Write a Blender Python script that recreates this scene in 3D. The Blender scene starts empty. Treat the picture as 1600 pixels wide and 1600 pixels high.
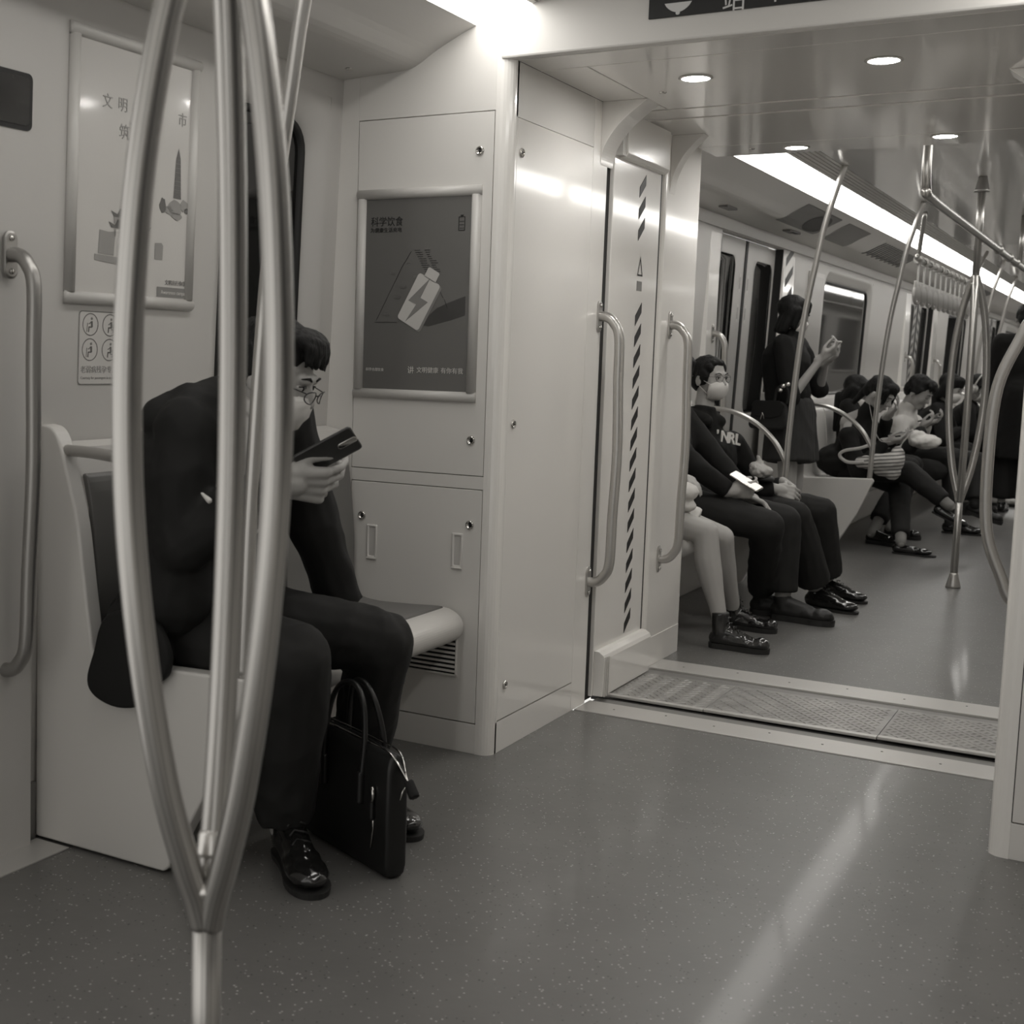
import bpy, bmesh, math, random
from mathutils import Vector, Matrix, noise
random.seed(7)
C = bpy.context.scene.collection
S = bpy.context.scene
PI = math.pi

# ------------------------------------------------------------------ camera, world, lights, exposure
YAW, PITCH, ROLL, FPX, CX, CY, CAMZ = 0.536495, 0.108791, 0.0246578, 2051.67, 585.76, 778.83, 1.17
fw = Vector((-math.sin(YAW)*math.cos(PITCH), math.cos(YAW)*math.cos(PITCH), -math.sin(PITCH)))
rt = Vector((math.cos(YAW), math.sin(YAW), 0)); up = rt.cross(fw)
cr, sr = math.cos(ROLL), math.sin(ROLL)
R0 = cr*rt + sr*up; U0 = -sr*rt + cr*up
cam = bpy.data.objects.new('camera', bpy.data.cameras.new('camera')); C.objects.link(cam)
cam.matrix_world = Matrix(((R0.x, U0.x, -fw.x, 0), (R0.y, U0.y, -fw.y, 0), (R0.z, U0.z, -fw.z, CAMZ), (0, 0, 0, 1)))
cam.data.sensor_width = 36; cam.data.sensor_height = 36; cam.data.lens = FPX/1600*36
cam.data.shift_x = (800-CX)/1600; cam.data.shift_y = (CY-800)/1600
cam.data.clip_start = .05; cam.data.clip_end = 100
cam.data.dof.use_dof = True; cam.data.dof.focus_distance = 4.2; cam.data.dof.aperture_fstop = 6.3
S.camera = cam
W = bpy.data.worlds.new('world'); S.world = W; W.use_nodes = True
W.node_tree.nodes['Background'].inputs[0].default_value = (1, .975, .93, 1)
W.node_tree.nodes['Background'].inputs[1].default_value = .78
STRIP = 5.7            # radiance of the ceiling light strips
S.view_settings.view_transform = 'Standard'; S.view_settings.look = 'None'
S.view_settings.gamma = 1; S.view_settings.use_curve_mapping = False; S.view_settings.exposure = .25
S.cycles.max_bounces = 10; S.cycles.diffuse_bounces = 6; S.cycles.use_denoising = True

# ------------------------------------------------------------------ materials
def tint(v): return (v, v*.975, v*.935, 1)
def mat(name, v, rough=.5, metal=0, coat=0, bump=None, var=None, spec=.5, emit=None, alpha=None, aniso=None):
    m = bpy.data.materials.new(name); m.use_nodes = True; nt = m.node_tree
    p = nt.nodes['Principled BSDF']
    p.inputs['Base Color'].default_value = tint(v); p.inputs['Roughness'].default_value = rough
    p.inputs['Metallic'].default_value = metal; p.inputs['Coat Weight'].default_value = coat
    p.inputs['Coat Roughness'].default_value = .08; p.inputs['Specular IOR Level'].default_value = spec
    tc = nt.nodes.new('ShaderNodeTexCoord')
    if var:                                  # (scale, amount, detail)
        n = nt.nodes.new('ShaderNodeTexNoise'); n.inputs['Scale'].default_value = var[0]; n.inputs['Detail'].default_value = var[2]
        nt.links.new(tc.outputs['Object'], n.inputs['Vector'])
        r = nt.nodes.new('ShaderNodeMapRange'); r.inputs[1].default_value = .3; r.inputs[2].default_value = .7
        r.inputs[3].default_value = 1-var[1]; r.inputs[4].default_value = 1+var[1]
        nt.links.new(n.outputs[0], r.inputs[0])
        mx = nt.nodes.new('ShaderNodeVectorMath'); mx.operation = 'SCALE'; mx.inputs[0].default_value = tint(v)[:3]
        nt.links.new(r.outputs[0], mx.inputs['Scale']); nt.links.new(mx.outputs[0], p.inputs['Base Color'])
    if bump:                                 # (scale, strength, distance, stretch)
        n = nt.nodes.new('ShaderNodeTexNoise'); n.inputs['Scale'].default_value = bump[0]; n.inputs['Detail'].default_value = 4
        mp = nt.nodes.new('ShaderNodeMapping'); mp.inputs['Scale'].default_value = bump[3] if len(bump) > 3 else (1, 1, 1)
        nt.links.new(tc.outputs['Object'], mp.inputs[0]); nt.links.new(mp.outputs[0], n.inputs['Vector'])
        b = nt.nodes.new('ShaderNodeBump'); b.inputs['Strength'].default_value = bump[1]; b.inputs['Distance'].default_value = bump[2]
        nt.links.new(n.outputs[0], b.inputs['Height']); nt.links.new(b.outputs[0], p.inputs['Normal'])
    if emit: p.inputs['Emission Color'].default_value = (1, .975, .93, 1); p.inputs['Emission Strength'].default_value = emit
    if alpha is not None: p.inputs['Alpha'].default_value = alpha
    if aniso: p.inputs['Anisotropic'].default_value = aniso
    return m
M = {}
M['panel'] = mat('white_gelcoat', .84, .25, coat=.8, bump=(10, .03, .004))
M['panel_matt'] = mat('white_panel', .72, .42, bump=(300, .12, .0006))
M['wall'] = mat('wall_panel', .51, .42, bump=(260, .15, .0006))
M['ceil'] = mat('ceiling_panel', .60, .35, bump=(200, .05, .0005))
M['gloss_ceil'] = mat('glossy_ceiling', .78, .16, coat=.55, bump=(5, .02, .004))
M['floor'] = mat('vinyl_floor', .135, .37, coat=.12, bump=(22, .16, .003), var=(5, .06, 3))
M['sill'] = mat('aluminium_sill', .52, .38, metal=.35, bump=(90, .1, .0008))
M['dark_sill'] = mat('dull_aluminium', .23, .45, metal=.4)
M['tread'] = mat('tread_plate', .30, .42, metal=.5, var=(9, .2, 4))
M['steel'] = mat('brushed_steel', .47, .31, metal=.92, bump=(3.4, .6, .0016, (1, 1, .02)), var=(4.2, .55, 3))
def along(m):     # brushed grain plus reflection streaks painted into the colour, along the tube's ring coordinates
    nt = m.node_tree; at = nt.nodes.new('ShaderNodeAttribute'); at.attribute_name = 'ringco'
    for n in nt.nodes:
        if n.type == 'TEX_NOISE': nt.links.new(at.outputs['Vector'], n.inputs['Vector'])
along(M['steel'])
M['rail_grey'] = mat('grey_steel_rail', .36, .38, metal=.85)
M['rail_light'] = mat('satin_rail', .50, .30, metal=.8)
M['chrome'] = mat('chrome', .62, .12, metal=1)
M['seal'] = mat('black_rubber', .012, .6)
M['black_print'] = mat('black_print', .012, .5)
M['grey_print'] = mat('grey_print', .22, .5)
M['glass'] = mat('dark_window_glass', .006, .04, spec=.75)
M['mirror_glass'] = mat('reflecting_window_glass', .05, .05, metal=.55)
M['seat'] = mat('grey_seat_shell', .16, .35, bump=(120, .08, .0006))
M['seat_light'] = mat('light_seat_shell', .64, .32, coat=.15, bump=(200, .08, .0005))
M['light'] = mat('light_diffuser', .5, .5, emit=STRIP)
M['downlight'] = mat('downlight_diffuser', .5, .5, emit=140)
M['poster'] = mat('poster_grey', .14, .25, coat=.5)
M['poster_light'] = mat('poster_pale', .56, .25, coat=.4)
M['frame'] = mat('poster_frame', .56, .38)
M['white_print'] = mat('white_print', .62, .4)
M['display'] = mat('dark_display', .02, .2, coat=.4, var=(14, .5, 3))
M['lcd'] = mat('black_display', .006, .35)
M['lcd_text'] = mat('display_text', .35, .4, emit=.10)
M['bright_hw'] = mat('weld_collar', .75, .28, metal=.8)

# floor speckle
def speckle(m, base):
    nt = m.node_tree; p = nt.nodes['Principled BSDF']; tc = nt.nodes.new('ShaderNodeTexCoord')
    src = p.inputs['Base Color'].links[0].from_socket
    for sc, th, val in ((170, .035, .42), (130, .045, .05)):
        v = nt.nodes.new('ShaderNodeTexVoronoi'); v.inputs['Scale'].default_value = sc
        nt.links.new(tc.outputs['Object'], v.inputs['Vector'])
        wn = nt.nodes.new('ShaderNodeSeparateColor'); nt.links.new(v.outputs['Color'], wn.inputs[0])
        a = nt.nodes.new('ShaderNodeMath'); a.operation = 'LESS_THAN'; a.inputs[1].default_value = .0022*sc
        b = nt.nodes.new('ShaderNodeMath'); b.operation = 'LESS_THAN'; b.inputs[1].default_value = th*1.4
        c = nt.nodes.new('ShaderNodeMath'); c.operation = 'MULTIPLY'
        nt.links.new(v.outputs['Distance'], a.inputs[0]); nt.links.new(wn.outputs[0], b.inputs[0])
        nt.links.new(a.outputs[0], c.inputs[0]); nt.links.new(b.outputs[0], c.inputs[1])
        mx = nt.nodes.new('ShaderNodeMix'); mx.data_type = 'RGBA'
        nt.links.new(c.outputs[0], mx.inputs[0]); nt.links.new(src, mx.inputs[6]); mx.inputs[7].default_value = tint(val)
        src = mx.outputs[2]
    nt.links.new(src, p.inputs['Base Color'])
speckle(M['floor'], .2)

# ------------------------------------------------------------------ mesh helpers
def obj(name, me_or_bm, m=None, parent=None, smooth=False):
    if isinstance(me_or_bm, bmesh.types.BMesh):
        me = bpy.data.meshes.new(name); me_or_bm.to_mesh(me); me_or_bm.free()
    else: me = me_or_bm
    if m: me.materials.clear(); me.materials.append(m)
    if smooth:
        for p in me.polygons: p.use_smooth = True
    o = bpy.data.objects.new(name, me); C.objects.link(o)
    if parent: o.parent = parent
    return o
def thing(name, label, cat, loc=(0, 0, 0), group=None, rz=0):
    o = bpy.data.objects.new(name, None); C.objects.link(o); o.location = loc; o.rotation_euler = (0, 0, rz)
    o.empty_display_size = .1
    return tag(o, label, cat, group)
def tag(o, label, cat, group=None):
    o['label'] = label; o['category'] = cat
    if group: o['group'] = group
    return o
def struct(o): o['kind'] = 'structure'; return o
def holder(name):
    o = bpy.data.objects.new(name, None); C.objects.link(o); o['kind'] = 'structure'; return o
def local(o, root):                       # vertices were written in world space: shift into the root's frame
    return o
def bbox(bm, x0, x1, y0, y1, z0, z1, f=None):
    vs = [bm.verts.new(f(x, y, z) if f else (x, y, z)) for x in (x0, x1) for y in (y0, y1) for z in (z0, z1)]
    fs = [bm.faces.new([vs[i] for i in q]) for q in ((0, 1, 3, 2), (4, 6, 7, 5), (0, 4, 5, 1), (2, 3, 7, 6), (0, 2, 6, 4), (1, 5, 7, 3))]
    return vs, fs
def bevel(bm, w, seg=2):
    bmesh.ops.recalc_face_normals(bm, faces=bm.faces)
    bmesh.ops.bevel(bm, geom=[e for e in bm.edges], offset=w, segments=seg, affect='EDGES', profile=.5)
def box(name, x0, x1, y0, y1, z0, z1, m, parent=None, bev=0, f=None):
    bm = bmesh.new(); bbox(bm, *sorted((x0, x1)), *sorted((y0, y1)), *sorted((z0, z1)), f)
    if bev: bevel(bm, bev)
    bmesh.ops.recalc_face_normals(bm, faces=bm.faces)
    return obj(name, bm, m, parent)
def prism(name, pts, a0, a1, plane, m, parent=None, bev=0, smooth=False, seg=2):
    """polygon pts in a plane ('xz' extruded along y, 'yz' along x, 'xy' along z)"""
    P = {'xz': lambda p, a: (p[0], a, p[1]), 'yz': lambda p, a: (a, p[0], p[1]), 'xy': lambda p, a: (p[0], p[1], a)}[plane]
    bm = bmesh.new(); A = [bm.verts.new(P(p, a0)) for p in pts]; B = [bm.verts.new(P(p, a1)) for p in pts]
    n = len(pts); bm.faces.new(A); bm.faces.new(B[::-1])
    for i in range(n): bm.faces.new((A[i], B[i], B[(i+1) % n], A[(i+1) % n]))
    bmesh.ops.recalc_face_normals(bm, faces=bm.faces)
    if bev:
        es = [e for e in bm.edges if e.calc_face_angle(0) > .5]
        bmesh.ops.bevel(bm, geom=es, offset=bev, segments=seg, affect='EDGES', profile=.5)
    return obj(name, bm, m, parent, smooth)
def catmull(pts, n=6, closed=False):
    P = [Vector(p) for p in pts]; out = []
    N = len(P); rng = N if closed else N-1
    for i in range(rng):
        if closed: a, b, c, d = P[(i-1) % N], P[i], P[(i+1) % N], P[(i+2) % N]
        else: a, b, c, d = P[max(i-1, 0)], P[i], P[i+1], P[min(i+2, N-1)]
        for k in range(n):
            t = k/n
            out.append(.5*((2*b)+(c-a)*t+(2*a-5*b+4*c-d)*t*t+(3*b-a-3*c+d)*t**3))
    if not closed: out.append(P[-1].copy())
    return out
def tube_bm(bm, pts, r, seg=10, caps=True, closed=False, flat=1.0):
    P = [Vector(p) for p in pts]; N = len(P); rs = r if isinstance(r, (list, tuple)) else [r]*N
    rings = []; ref = None
    for i, p in enumerate(P):
        if closed: t = (P[(i+1) % N]-P[(i-1) % N])
        else: t = (P[min(i+1, N-1)]-P[max(i-1, 0)])
        t = t.normalized() if t.length > 1e-9 else Vector((0, 0, 1))
        if ref is None: ref = Vector((0, 0, 1)) if abs(t.z) < .9 else Vector((1, 0, 0))
        u = (ref-t*ref.dot(t)).normalized(); v = t.cross(u); ref = u
        rings.append([bm.verts.new(p+u*math.cos(2*PI*k/seg)*rs[i]+v*math.sin(2*PI*k/seg)*rs[i]*flat) for k in range(seg)])
    for i in range(N if closed else N-1):
        a, b = rings[i], rings[(i+1) % N]
        for k in range(seg): bm.faces.new((a[k], a[(k+1) % seg], b[(k+1) % seg], b[k]))
    if caps and not closed: bm.faces.new(rings[0][::-1]); bm.faces.new(rings[-1])
def tube(name, pts, r, m, parent=None, seg=12, closed=False, flat=1.0):
    bm = bmesh.new(); tube_bm(bm, pts, r, seg, closed=closed, flat=flat)
    bmesh.ops.recalc_face_normals(bm, faces=bm.faces)
    o = obj(name, bm, m, parent, True)
    if m is M['steel']:
        a = o.data.attributes.new('ringco', 'FLOAT_VECTOR', 'POINT')
        for i, d in enumerate(a.data): k = 2*PI*(i % seg)/seg; d.vector = (math.cos(k), math.sin(k), (i//seg)*.004)
    return o
def lathe(name, prof, m, parent=None, at=(0, 0, 0), axis='z', seg=24, flip=1):
    """profile (r, h) revolved about axis through at"""
    bm = bmesh.new(); rings = []
    for r, h in prof:
        ring = []
        for k in range(seg):
            a = 2*PI*k/seg; c, s = r*math.cos(a), r*math.sin(a)
            v = {'z': (c, s, h), 'x': (h*flip, c, s), 'y': (c, h*flip, s)}[axis]
            ring.append(bm.verts.new(Vector(at)+Vector(v)))
        rings.append(ring)
    for a, b in zip(rings, rings[1:]):
        for k in range(seg): bm.faces.new((a[k], a[(k+1) % seg], b[(k+1) % seg], b[k]))
    bm.faces.new(rings[0]); bm.faces.new(rings[-1])
    bmesh.ops.remove_doubles(bm, verts=bm.verts, dist=1e-6); bmesh.ops.recalc_face_normals(bm, faces=bm.faces)
    return obj(name, bm, m, parent, True)
def rrect(a0, a1, b0, b1, r, n=6):
    out = []
    for (ca, cb, t0) in ((a1-r, b1-r, 0), (a0+r, b1-r, PI/2), (a0+r, b0+r, PI), (a1-r, b0+r, 1.5*PI)):
        for k in range(n+1):
            t = t0+PI/2*k/n; out.append((ca+r*math.cos(t), cb+r*math.sin(t)))
    return out
def loops(name, Ls, m, parent=None, fill=True, smooth=True):
    """skin a list of equal-length vertex loops"""
    bm = bmesh.new(); R = [[bm.verts.new(p) for p in L] for L in Ls]
    for a, b in zip(R, R[1:]):
        n = len(a)
        for k in range(n): bm.faces.new((a[k], a[(k+1) % n], b[(k+1) % n], b[k]))
    if fill: bm.faces.new(R[-1])
    bmesh.ops.recalc_face_normals(bm, faces=bm.faces)
    return obj(name, bm, m, parent, smooth)
def ball(name, c, r, m, parent=None, sub=3, rot=None):
    bm = bmesh.new(); bmesh.ops.create_icosphere(bm, subdivisions=sub, radius=1)
    r = r if isinstance(r, (tuple, list)) else (r, r, r)
    for v in bm.verts:
        q = Vector((v.co.x*r[0], v.co.y*r[1], v.co.z*r[2])); v.co = (rot @ q if rot else q)+Vector(c)
    return obj(name, bm, m, parent, True)
def text_mesh(s, size, m, name, parent, origin, ux, uy, align='LEFT', ext=.0004, bold=0, wscale=1):
    cu = bpy.data.curves.new('t', 'FONT'); cu.body = s; cu.size = size; cu.extrude = ext; cu.offset = bold; cu.align_x = align
    cu.resolution_u = 3
    t = bpy.data.objects.new('t', cu); C.objects.link(t)
    dg = bpy.context.evaluated_depsgraph_get(); me = bpy.data.meshes.new_from_object(t.evaluated_get(dg))
    bpy.data.objects.remove(t); bpy.data.curves.remove(cu)
    ux = Vector(ux).normalized(); uy = Vector(uy).normalized(); un = ux.cross(uy); o = Vector(origin)
    for v in me.vertices: v.co = o+ux*v.co.x*wscale+uy*v.co.y+un*v.co.z
    return obj(name, me, m, parent)
def poly(name, pts, n, th, m, parent=None):
    """flat polygon (3-D points) extruded by th along n"""
    n = Vector(n).normalized()*th; bm = bmesh.new()
    A = [bm.verts.new(Vector(p)) for p in pts]; B = [bm.verts.new(Vector(p)+n) for p in pts]
    bm.faces.new(A); bm.faces.new(B[::-1]); k = len(A)
    for i in range(k): bm.faces.new((A[i], B[i], B[(i+1) % k], A[(i+1) % k]))
    bmesh.ops.recalc_face_normals(bm, faces=bm.faces)
    return obj(name, bm, m, parent)
def rebase(root):
    """put a thing's empty at loc while its parts keep their world position"""
    pass
def finish_thing(root):
    off = root.matrix_basis.inverted() if root.rotation_euler.z == 0 else Matrix.Translation(-Vector(root.location))
    inv = Matrix.Translation(-Vector(root.location))
    for ch in root.children: ch.matrix_basis = inv @ ch.matrix_basis
def copy_tree(o, parent=None):
    c = o.copy(); C.objects.link(c); c.parent = parent
    for ch in list(o.children): copy_tree(ch, c)
    return c

# ------------------------------------------------------------------ shell of both cars
XC = -.95                                  # centre line of the train
def mx(x): return 2*XC-x
def wallx(z): return -2.2+.036*(z-1.3)
Y0, YN, YF0, YF1 = -1.5, 3.42, 5.25, 26.0   # near car from Y0 to its end YN, far car from YF0
def floor_slab(name, y0, y1, x0=-2.3, x1=.45):
    return struct(box(name, x0, x1, y0, y1, -.05, 0, M['floor']))
floor_slab('floor', Y0, 4.055)
floor_slab('floor', 4.965, YF1)
# ceilings: profile of one half, mirrored
def ceil_run(y0, y1, tagname):
    root = holder(tagname)
    half = [(-2.19, 1.985), (-2.10, 1.99), (-1.985, 1.995), (-1.93, 2.005), (-1.86, 2.045), (-1.775, 2.085), (-1.737, 2.10)]
    for s in (0, 1):
        f = (lambda p: p) if s == 0 else (lambda p: (mx(p[0]), p[1]))
        pr = catmull([(x, 0, z) for x, z in half], 4)
        low = [f((p.x, p.z)) for p in pr]
        prism('cove_panel', low+[f((-1.737, 2.13)), f((-1.9, 2.10)), f((-2.19, 2.05))], y0, y1, 'xz', M['ceil'], root)
        # grooved aluminium trim beside the lamp
        g = []
        for k in range(6):
            a = -1.562+k*.017; z = 2.137+k*.006
            g += [(a, z), (a+.012, z+.004), (a+.012, z+.010), (a+.017, z+.010)]
        prism('grooved_trim', [f(p) for p in g]+[f((-1.46, 2.22)), f((-1.562, 2.20))], y0, y1, 'xz', M['gloss_ceil'] if 0 else M['ceil'], root)
    box('centre_panel', -1.462, mx(-1.462), y0, y1, 2.172, 2.20, M['gloss_ceil'], root)
    return root
ceil_run(Y0, YN, 'ceiling')
ceil_run(YF0, YF1, 'ceiling')
def strip_light(y0, y1, side, label):
    t = thing('strip_light', label, 'lamp', (XC, (y0+y1)/2, 2.1), 'light strips along the carriage ceilings')
    f = (lambda x: x) if side == 0 else mx
    prism('diffuser', [(f(-1.735), 2.10), (f(-1.564), 2.135), (f(-1.564), 2.142), (f(-1.735), 2.107)], y0, y1, 'xz', M['light'], t)
    finish_thing(t)
strip_light(1.35, YN-.002, 0, 'end of the ceiling light strip above the cabinet at top of photo')
strip_light(1.35, YN-.002, 1, 'ceiling light strip on the far side of the nearer carriage')
strip_light(YF0+.08, YF1, 0, 'long bright light strip along the ceiling of the further carriage')
strip_light(YF0+.08, YF1, 1, 'ceiling light strip above the unseen side of the further carriage')
# right side of both cars (mostly unseen, closes the shell)
def wall_right(y0, y1):
    struct(box('wall_right', .30, .36, y0, y1, 0, 1.99, M['wall']))
wall_right(Y0, YN); wall_right(YF0, YF1)
def right_window(n, y0, y1, z0, z1):
    r = holder('window_%d' % n)
    L = lambda g, rr, x: [(x, a, b) for a, b in rrect(y0-g, y1+g, z0-g, z1+g, rr)]
    loops('window_surround', [L(.05, .10, .2995), L(.045, .10, .292), L(.01, .08, .288), L(0, .07, .296)], M['wall'], r, fill=False)
    loops('window_pane', [L(.006, .07, .2985), L(.004, .07, .2965)], M['glass'], r, smooth=False)
for n, (a, b, c) in enumerate(((-1.2, -.7, .86), (-.55, -.05, .86), (.5, 1.9, .93), (2.2, 3.1, .93), (6.0, 7.1, .93), (7.35, 7.8, .6), (8.25, 8.7, .6), (9.5, 11.8, .93), (13.95, 14.45, .6), (14.8, 15.3, .6), (16.5, 18.6, .93), (20.7, 21.15, .6), (21.4, 21.9, .6), (22.9, 24.7, .93))): right_window(n+10, a, b, c, 1.80)

# ---- left wall, near car: panels round the window; coordinates (y, z) on the leaning wall
def wp(y, z, d=0): return (wallx(z)+d, y, z)
def wall_box(name, y0, y1, z0, z1, d0, d1, m, parent=None, bev=0):
    return box(name, d0, d1, y0, y1, z0, z1, m, parent, bev, f=lambda x, y, z: (wallx(z)+x, y, z))
def wall_with_holes(name, y0, y1, z0, z1, holes, m, th=-.05):
    """wall panel between y0..y1, z0..z1 with rectangular holes [(ya, yb, za, zb)] as ONE mesh"""
    bm = bmesh.new(); ys = sorted({y0, y1, *[h[0] for h in holes], *[h[1] for h in holes]})
    zs = sorted({z0, z1, *[h[2] for h in holes], *[h[3] for h in holes]})
    for a, b in zip(ys, ys[1:]):
        for c, d in zip(zs, zs[1:]):
            if any(h[0] <= a and b <= h[1] and h[2] <= c and d <= h[3] for h in holes): continue
            bbox(bm, th, 0, a, b, c, d, f=lambda x, y, z: (wallx(z)+x, y, z))
    bmesh.ops.remove_doubles(bm, verts=bm.verts, dist=1e-5)
    seen = {}
    for f_ in list(bm.faces):
        k = tuple(sorted(v.index for v in f_.verts)) if 0 else frozenset(f_.verts)
        seen.setdefault(k, []).append(f_)
    bmesh.ops.delete(bm, geom=[f_ for fs in seen.values() if len(fs) > 1 for f_ in fs], context='FACES_ONLY')
    bmesh.ops.recalc_face_normals(bm, faces=bm.faces)
    return struct(obj(name, bm, m))
def window(name, y0, y1, z0, z1, r, glassmat, surround=.085, depth=.05, parent=None):
    """window in the left wall: dished surround, black seal and the pane"""
    root = holder(name)
    s = surround
    def L(g, rr, d): return [wp(a, b, d) for a, b in rrect(y0-g, y1+g, z0-g, z1+g, rr)]
    loops('window_surround', [L(s+.012, .02, -.002), L(s, r+s*.6, .002), L(s*.8, r+s*.6, -.003), L(s*.4, r+s*.35, -.022), L(.012, r+.01, -depth*.85), L(.008, r+.006, -depth)], M['wall'], root, fill=False)
    loops('window_seal', [L(.012, r+.01, -depth*.84), L(.004, r+.003, -depth*.6), L(-.008, r-.006, -depth*.7), L(-.01, r-.008, -depth)], M['seal'], root, fill=False)
    loops('window_pane', [L(0, r, -depth-.004), L(-.001, r, -depth*.93)], glassmat, root, smooth=False)
    return root
W1 = (2.905, 3.268, .95, 1.84)
wall_with_holes('wall_left', 2.05, YN, 0, 1.995, [(W1[0]-.085, W1[1]+.085, W1[2]-.085, W1[3]+.085)], M['wall'])
window('window_1', *W1, .085, M['glass'])
# door pillar in front of the seat row: its foot stands proud of the wall
pf = catmull([(-2.176, 0, 1.99), (-2.192, 0, 1.5), (-2.20, 0, 1.2), (-2.207, 0, .6), (-2.214, 0, 0)], 5)
struct(prism('wall_left', [(p.x+.004, p.z) for p in pf]+[(-2.3, 0), (-2.3, 1.99)], 1.2, 2.165, 'xz', M['wall'], None))
wall_box('trim_1', 2.165, 2.205, 0, .14, -.01, .012, M['dark_sill'])['kind'] = 'structure'
struct(box('trim_2', -2.225, -2.12, 1.2, 2.20, 0, .004, M['sill'], None, .001))
# closing end behind the camera side
# ------------------------------------------------------------------ equipment cabinets at the car end
def lock(parent, p, axis, name='lock'):
    fl = -1 if axis == 'y' else 1
    o = lathe(name, [(0, .0), (.0135, 0), (.0135, .003), (.0115, .006), (.009, .006), (.0085, .002), (0, .002)], M['chrome'], parent, p, axis, 20, fl)
    q = Vector(p)+(Vector((0, -.0035, 0)) if axis == 'y' else Vector((.0035, 0, 0)))
    lathe('keyhole', [(0, 0), (.0055, 0), (.0055, .001), (0, .001)], M['seal'], o, q, axis, 3, fl)
    return o
CABY, CABX, CABE = 3.417, -1.62, 4.04
def cabinet(side):
    f = (lambda x: x) if side == 0 else mx
    if side == 0: t = thing('equipment_cabinet', 'tall white corner cabinet carrying the battery poster, beside the gangway', 'cabinet', (-1.9, 3.7, 0))
    else: t = thing('equipment_cabinet', 'white cabinet at the right edge of the photo, behind its steel grab rail', 'cabinet', (0, 3.7, 0))
    g = .0022
    def bx(n, x0, x1, y0, y1, z0, z1, m=M['panel_matt'], p=t, bev=.0012): return box(n, f(x0), f(x1), y0, y1, z0, z1, m, p, bev)
    # dark carcass just behind the skins, so the joints read as real gaps
    bx('carcass', -2.215, CABX-.02, CABY+.014, 4.17, 0, 2.16, M['seal'], t, 0)
    th = .014
    # front skin: frame pieces round two doors
    DL, DR, Z0, Z1, Z2, Z3 = -2.117, -1.670, .093, .786, .828, 1.861
    R = .035
    # rounded corner post (front face into side face)
    pts = [(DR+g, CABY), (CABX-R, CABY)]+[(CABX-R+R*math.sin(a), CABY+R-R*math.cos(a)) for a in [PI/2*k/6 for k in range(7)]]+[(CABX, CABY+R), (CABX-th, CABY+.05), (CABX-.04, CABY+.02), (DR+g, CABY+th)]
    prism('corner_post', [(f(x), y) for x, y in pts], 0, 2.17, 'xy', M['panel'], t)
    bx('frame_panel', -2.25, DL-g, CABY, CABY+th, 0, 2.17)
    bx('frame_panel', DL-g, DR+g, CABY, CABY+th, Z3+g, 2.17)
    bx('frame_panel', DL-g, DR+g, CABY, CABY+th, Z1+g, Z2-g)
    bx('frame_panel', DL-g, DR+g, CABY, CABY+th, 0, Z0-g*1.6)
    du = bx('door', DL, DR, CABY-.0005, CABY+th, Z2, Z3)
    dl = bx('door', DL, DR, CABY-.0005, CABY+th, Z0, Z1)
    if side == 0:
        lock(du, (-1.713, CABY, 1.753), 'y'); lock(du, (-1.712, CABY, .93), 'y')
        lock(dl, (-2.076, CABY, .681), 'y'); lock(dl, (-1.707, CABY, .683), 'y')
        for x in (-2.038, -1.745):
            zc = .604
            loops('recessed_pull', [[(x+a, CABY-.001, zc+b) for a, b in rrect(-w, w, -h, h, .003, 2)] for w, h in ((.018, .052),)]+
                  [[(x+a, CABY-d, zc+b) for a, b in rrect(-w, w, -h, h, .003, 2)] for w, h, d in ((.018, .052, .004), (.011, .045, .004), (.010, .044, .0006))], M['panel_matt'], dl)
            box('pull_slot', x-.010, x+.010, CABY-.0016, CABY-.0008, zc-.044, zc+.044, M['frame'], dl)
            box('pull_lip', x-.017, x+.017, CABY-.007, CABY, zc-.054, zc-.049, M['panel_matt'], dl, .001)
        # ventilation grille low on the front
        v = thing('vent_grille', 'slotted vent grille low on the white cabinet, under the bench tip', 'vent', (-1.83, CABY, .27))
        box('backing', -1.955, -1.738, CABY-.0025, CABY-.0008, .232, .352, M['seal'], v)
        for k in range(9):
            z = .238+k*.0138
            box('slat', -1.955, -1.7385, CABY-.0075, CABY-.0022, z, z+.0068, M['panel_matt'], v, .0008)
        for x0, x1, z0, z1 in ((-1.738, -1.7345, .228, .356), (-1.958, -1.7345, .2275, .2325)):
            box('rim', x0, x1, CABY-.008, CABY, z0, z1, M['panel_matt'], v, .0008)
        finish_thing(v)
    # side skin facing the aisle
    Ya, Yb = CABY+R+.012, CABE
    def sx(n, y0, y1, z0, z1, m=M['panel'], p=t): return box(n, f(CABX-th), f(CABX), y0, y1, z0, z1, m, p, .0008)
    sd = sx('side_door', Ya, Yb, .099, 1.847)
    sx('side_panel', Ya-.012, Yb+.0, 1.8485, 2.0, M['panel_matt']); sx('side_panel', Ya-.012, Yb, 0, .0945)
    sx('side_panel', Ya-.0125, Ya-.0006, 0, 2.0)
    sx('side_panel', Yb+.0012, 4.165, 0, 2.0)
    if side == 0:
        for y, z in ((3.495, 1.753), (3.501, .979), (3.508, .2)): lock(sd, (CABX, y, z), 'x')
    # trim line on the front of the right-hand cabinet only shows its lower door
    finish_thing(t); return t
cabinet(0); cabinet(1)
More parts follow.
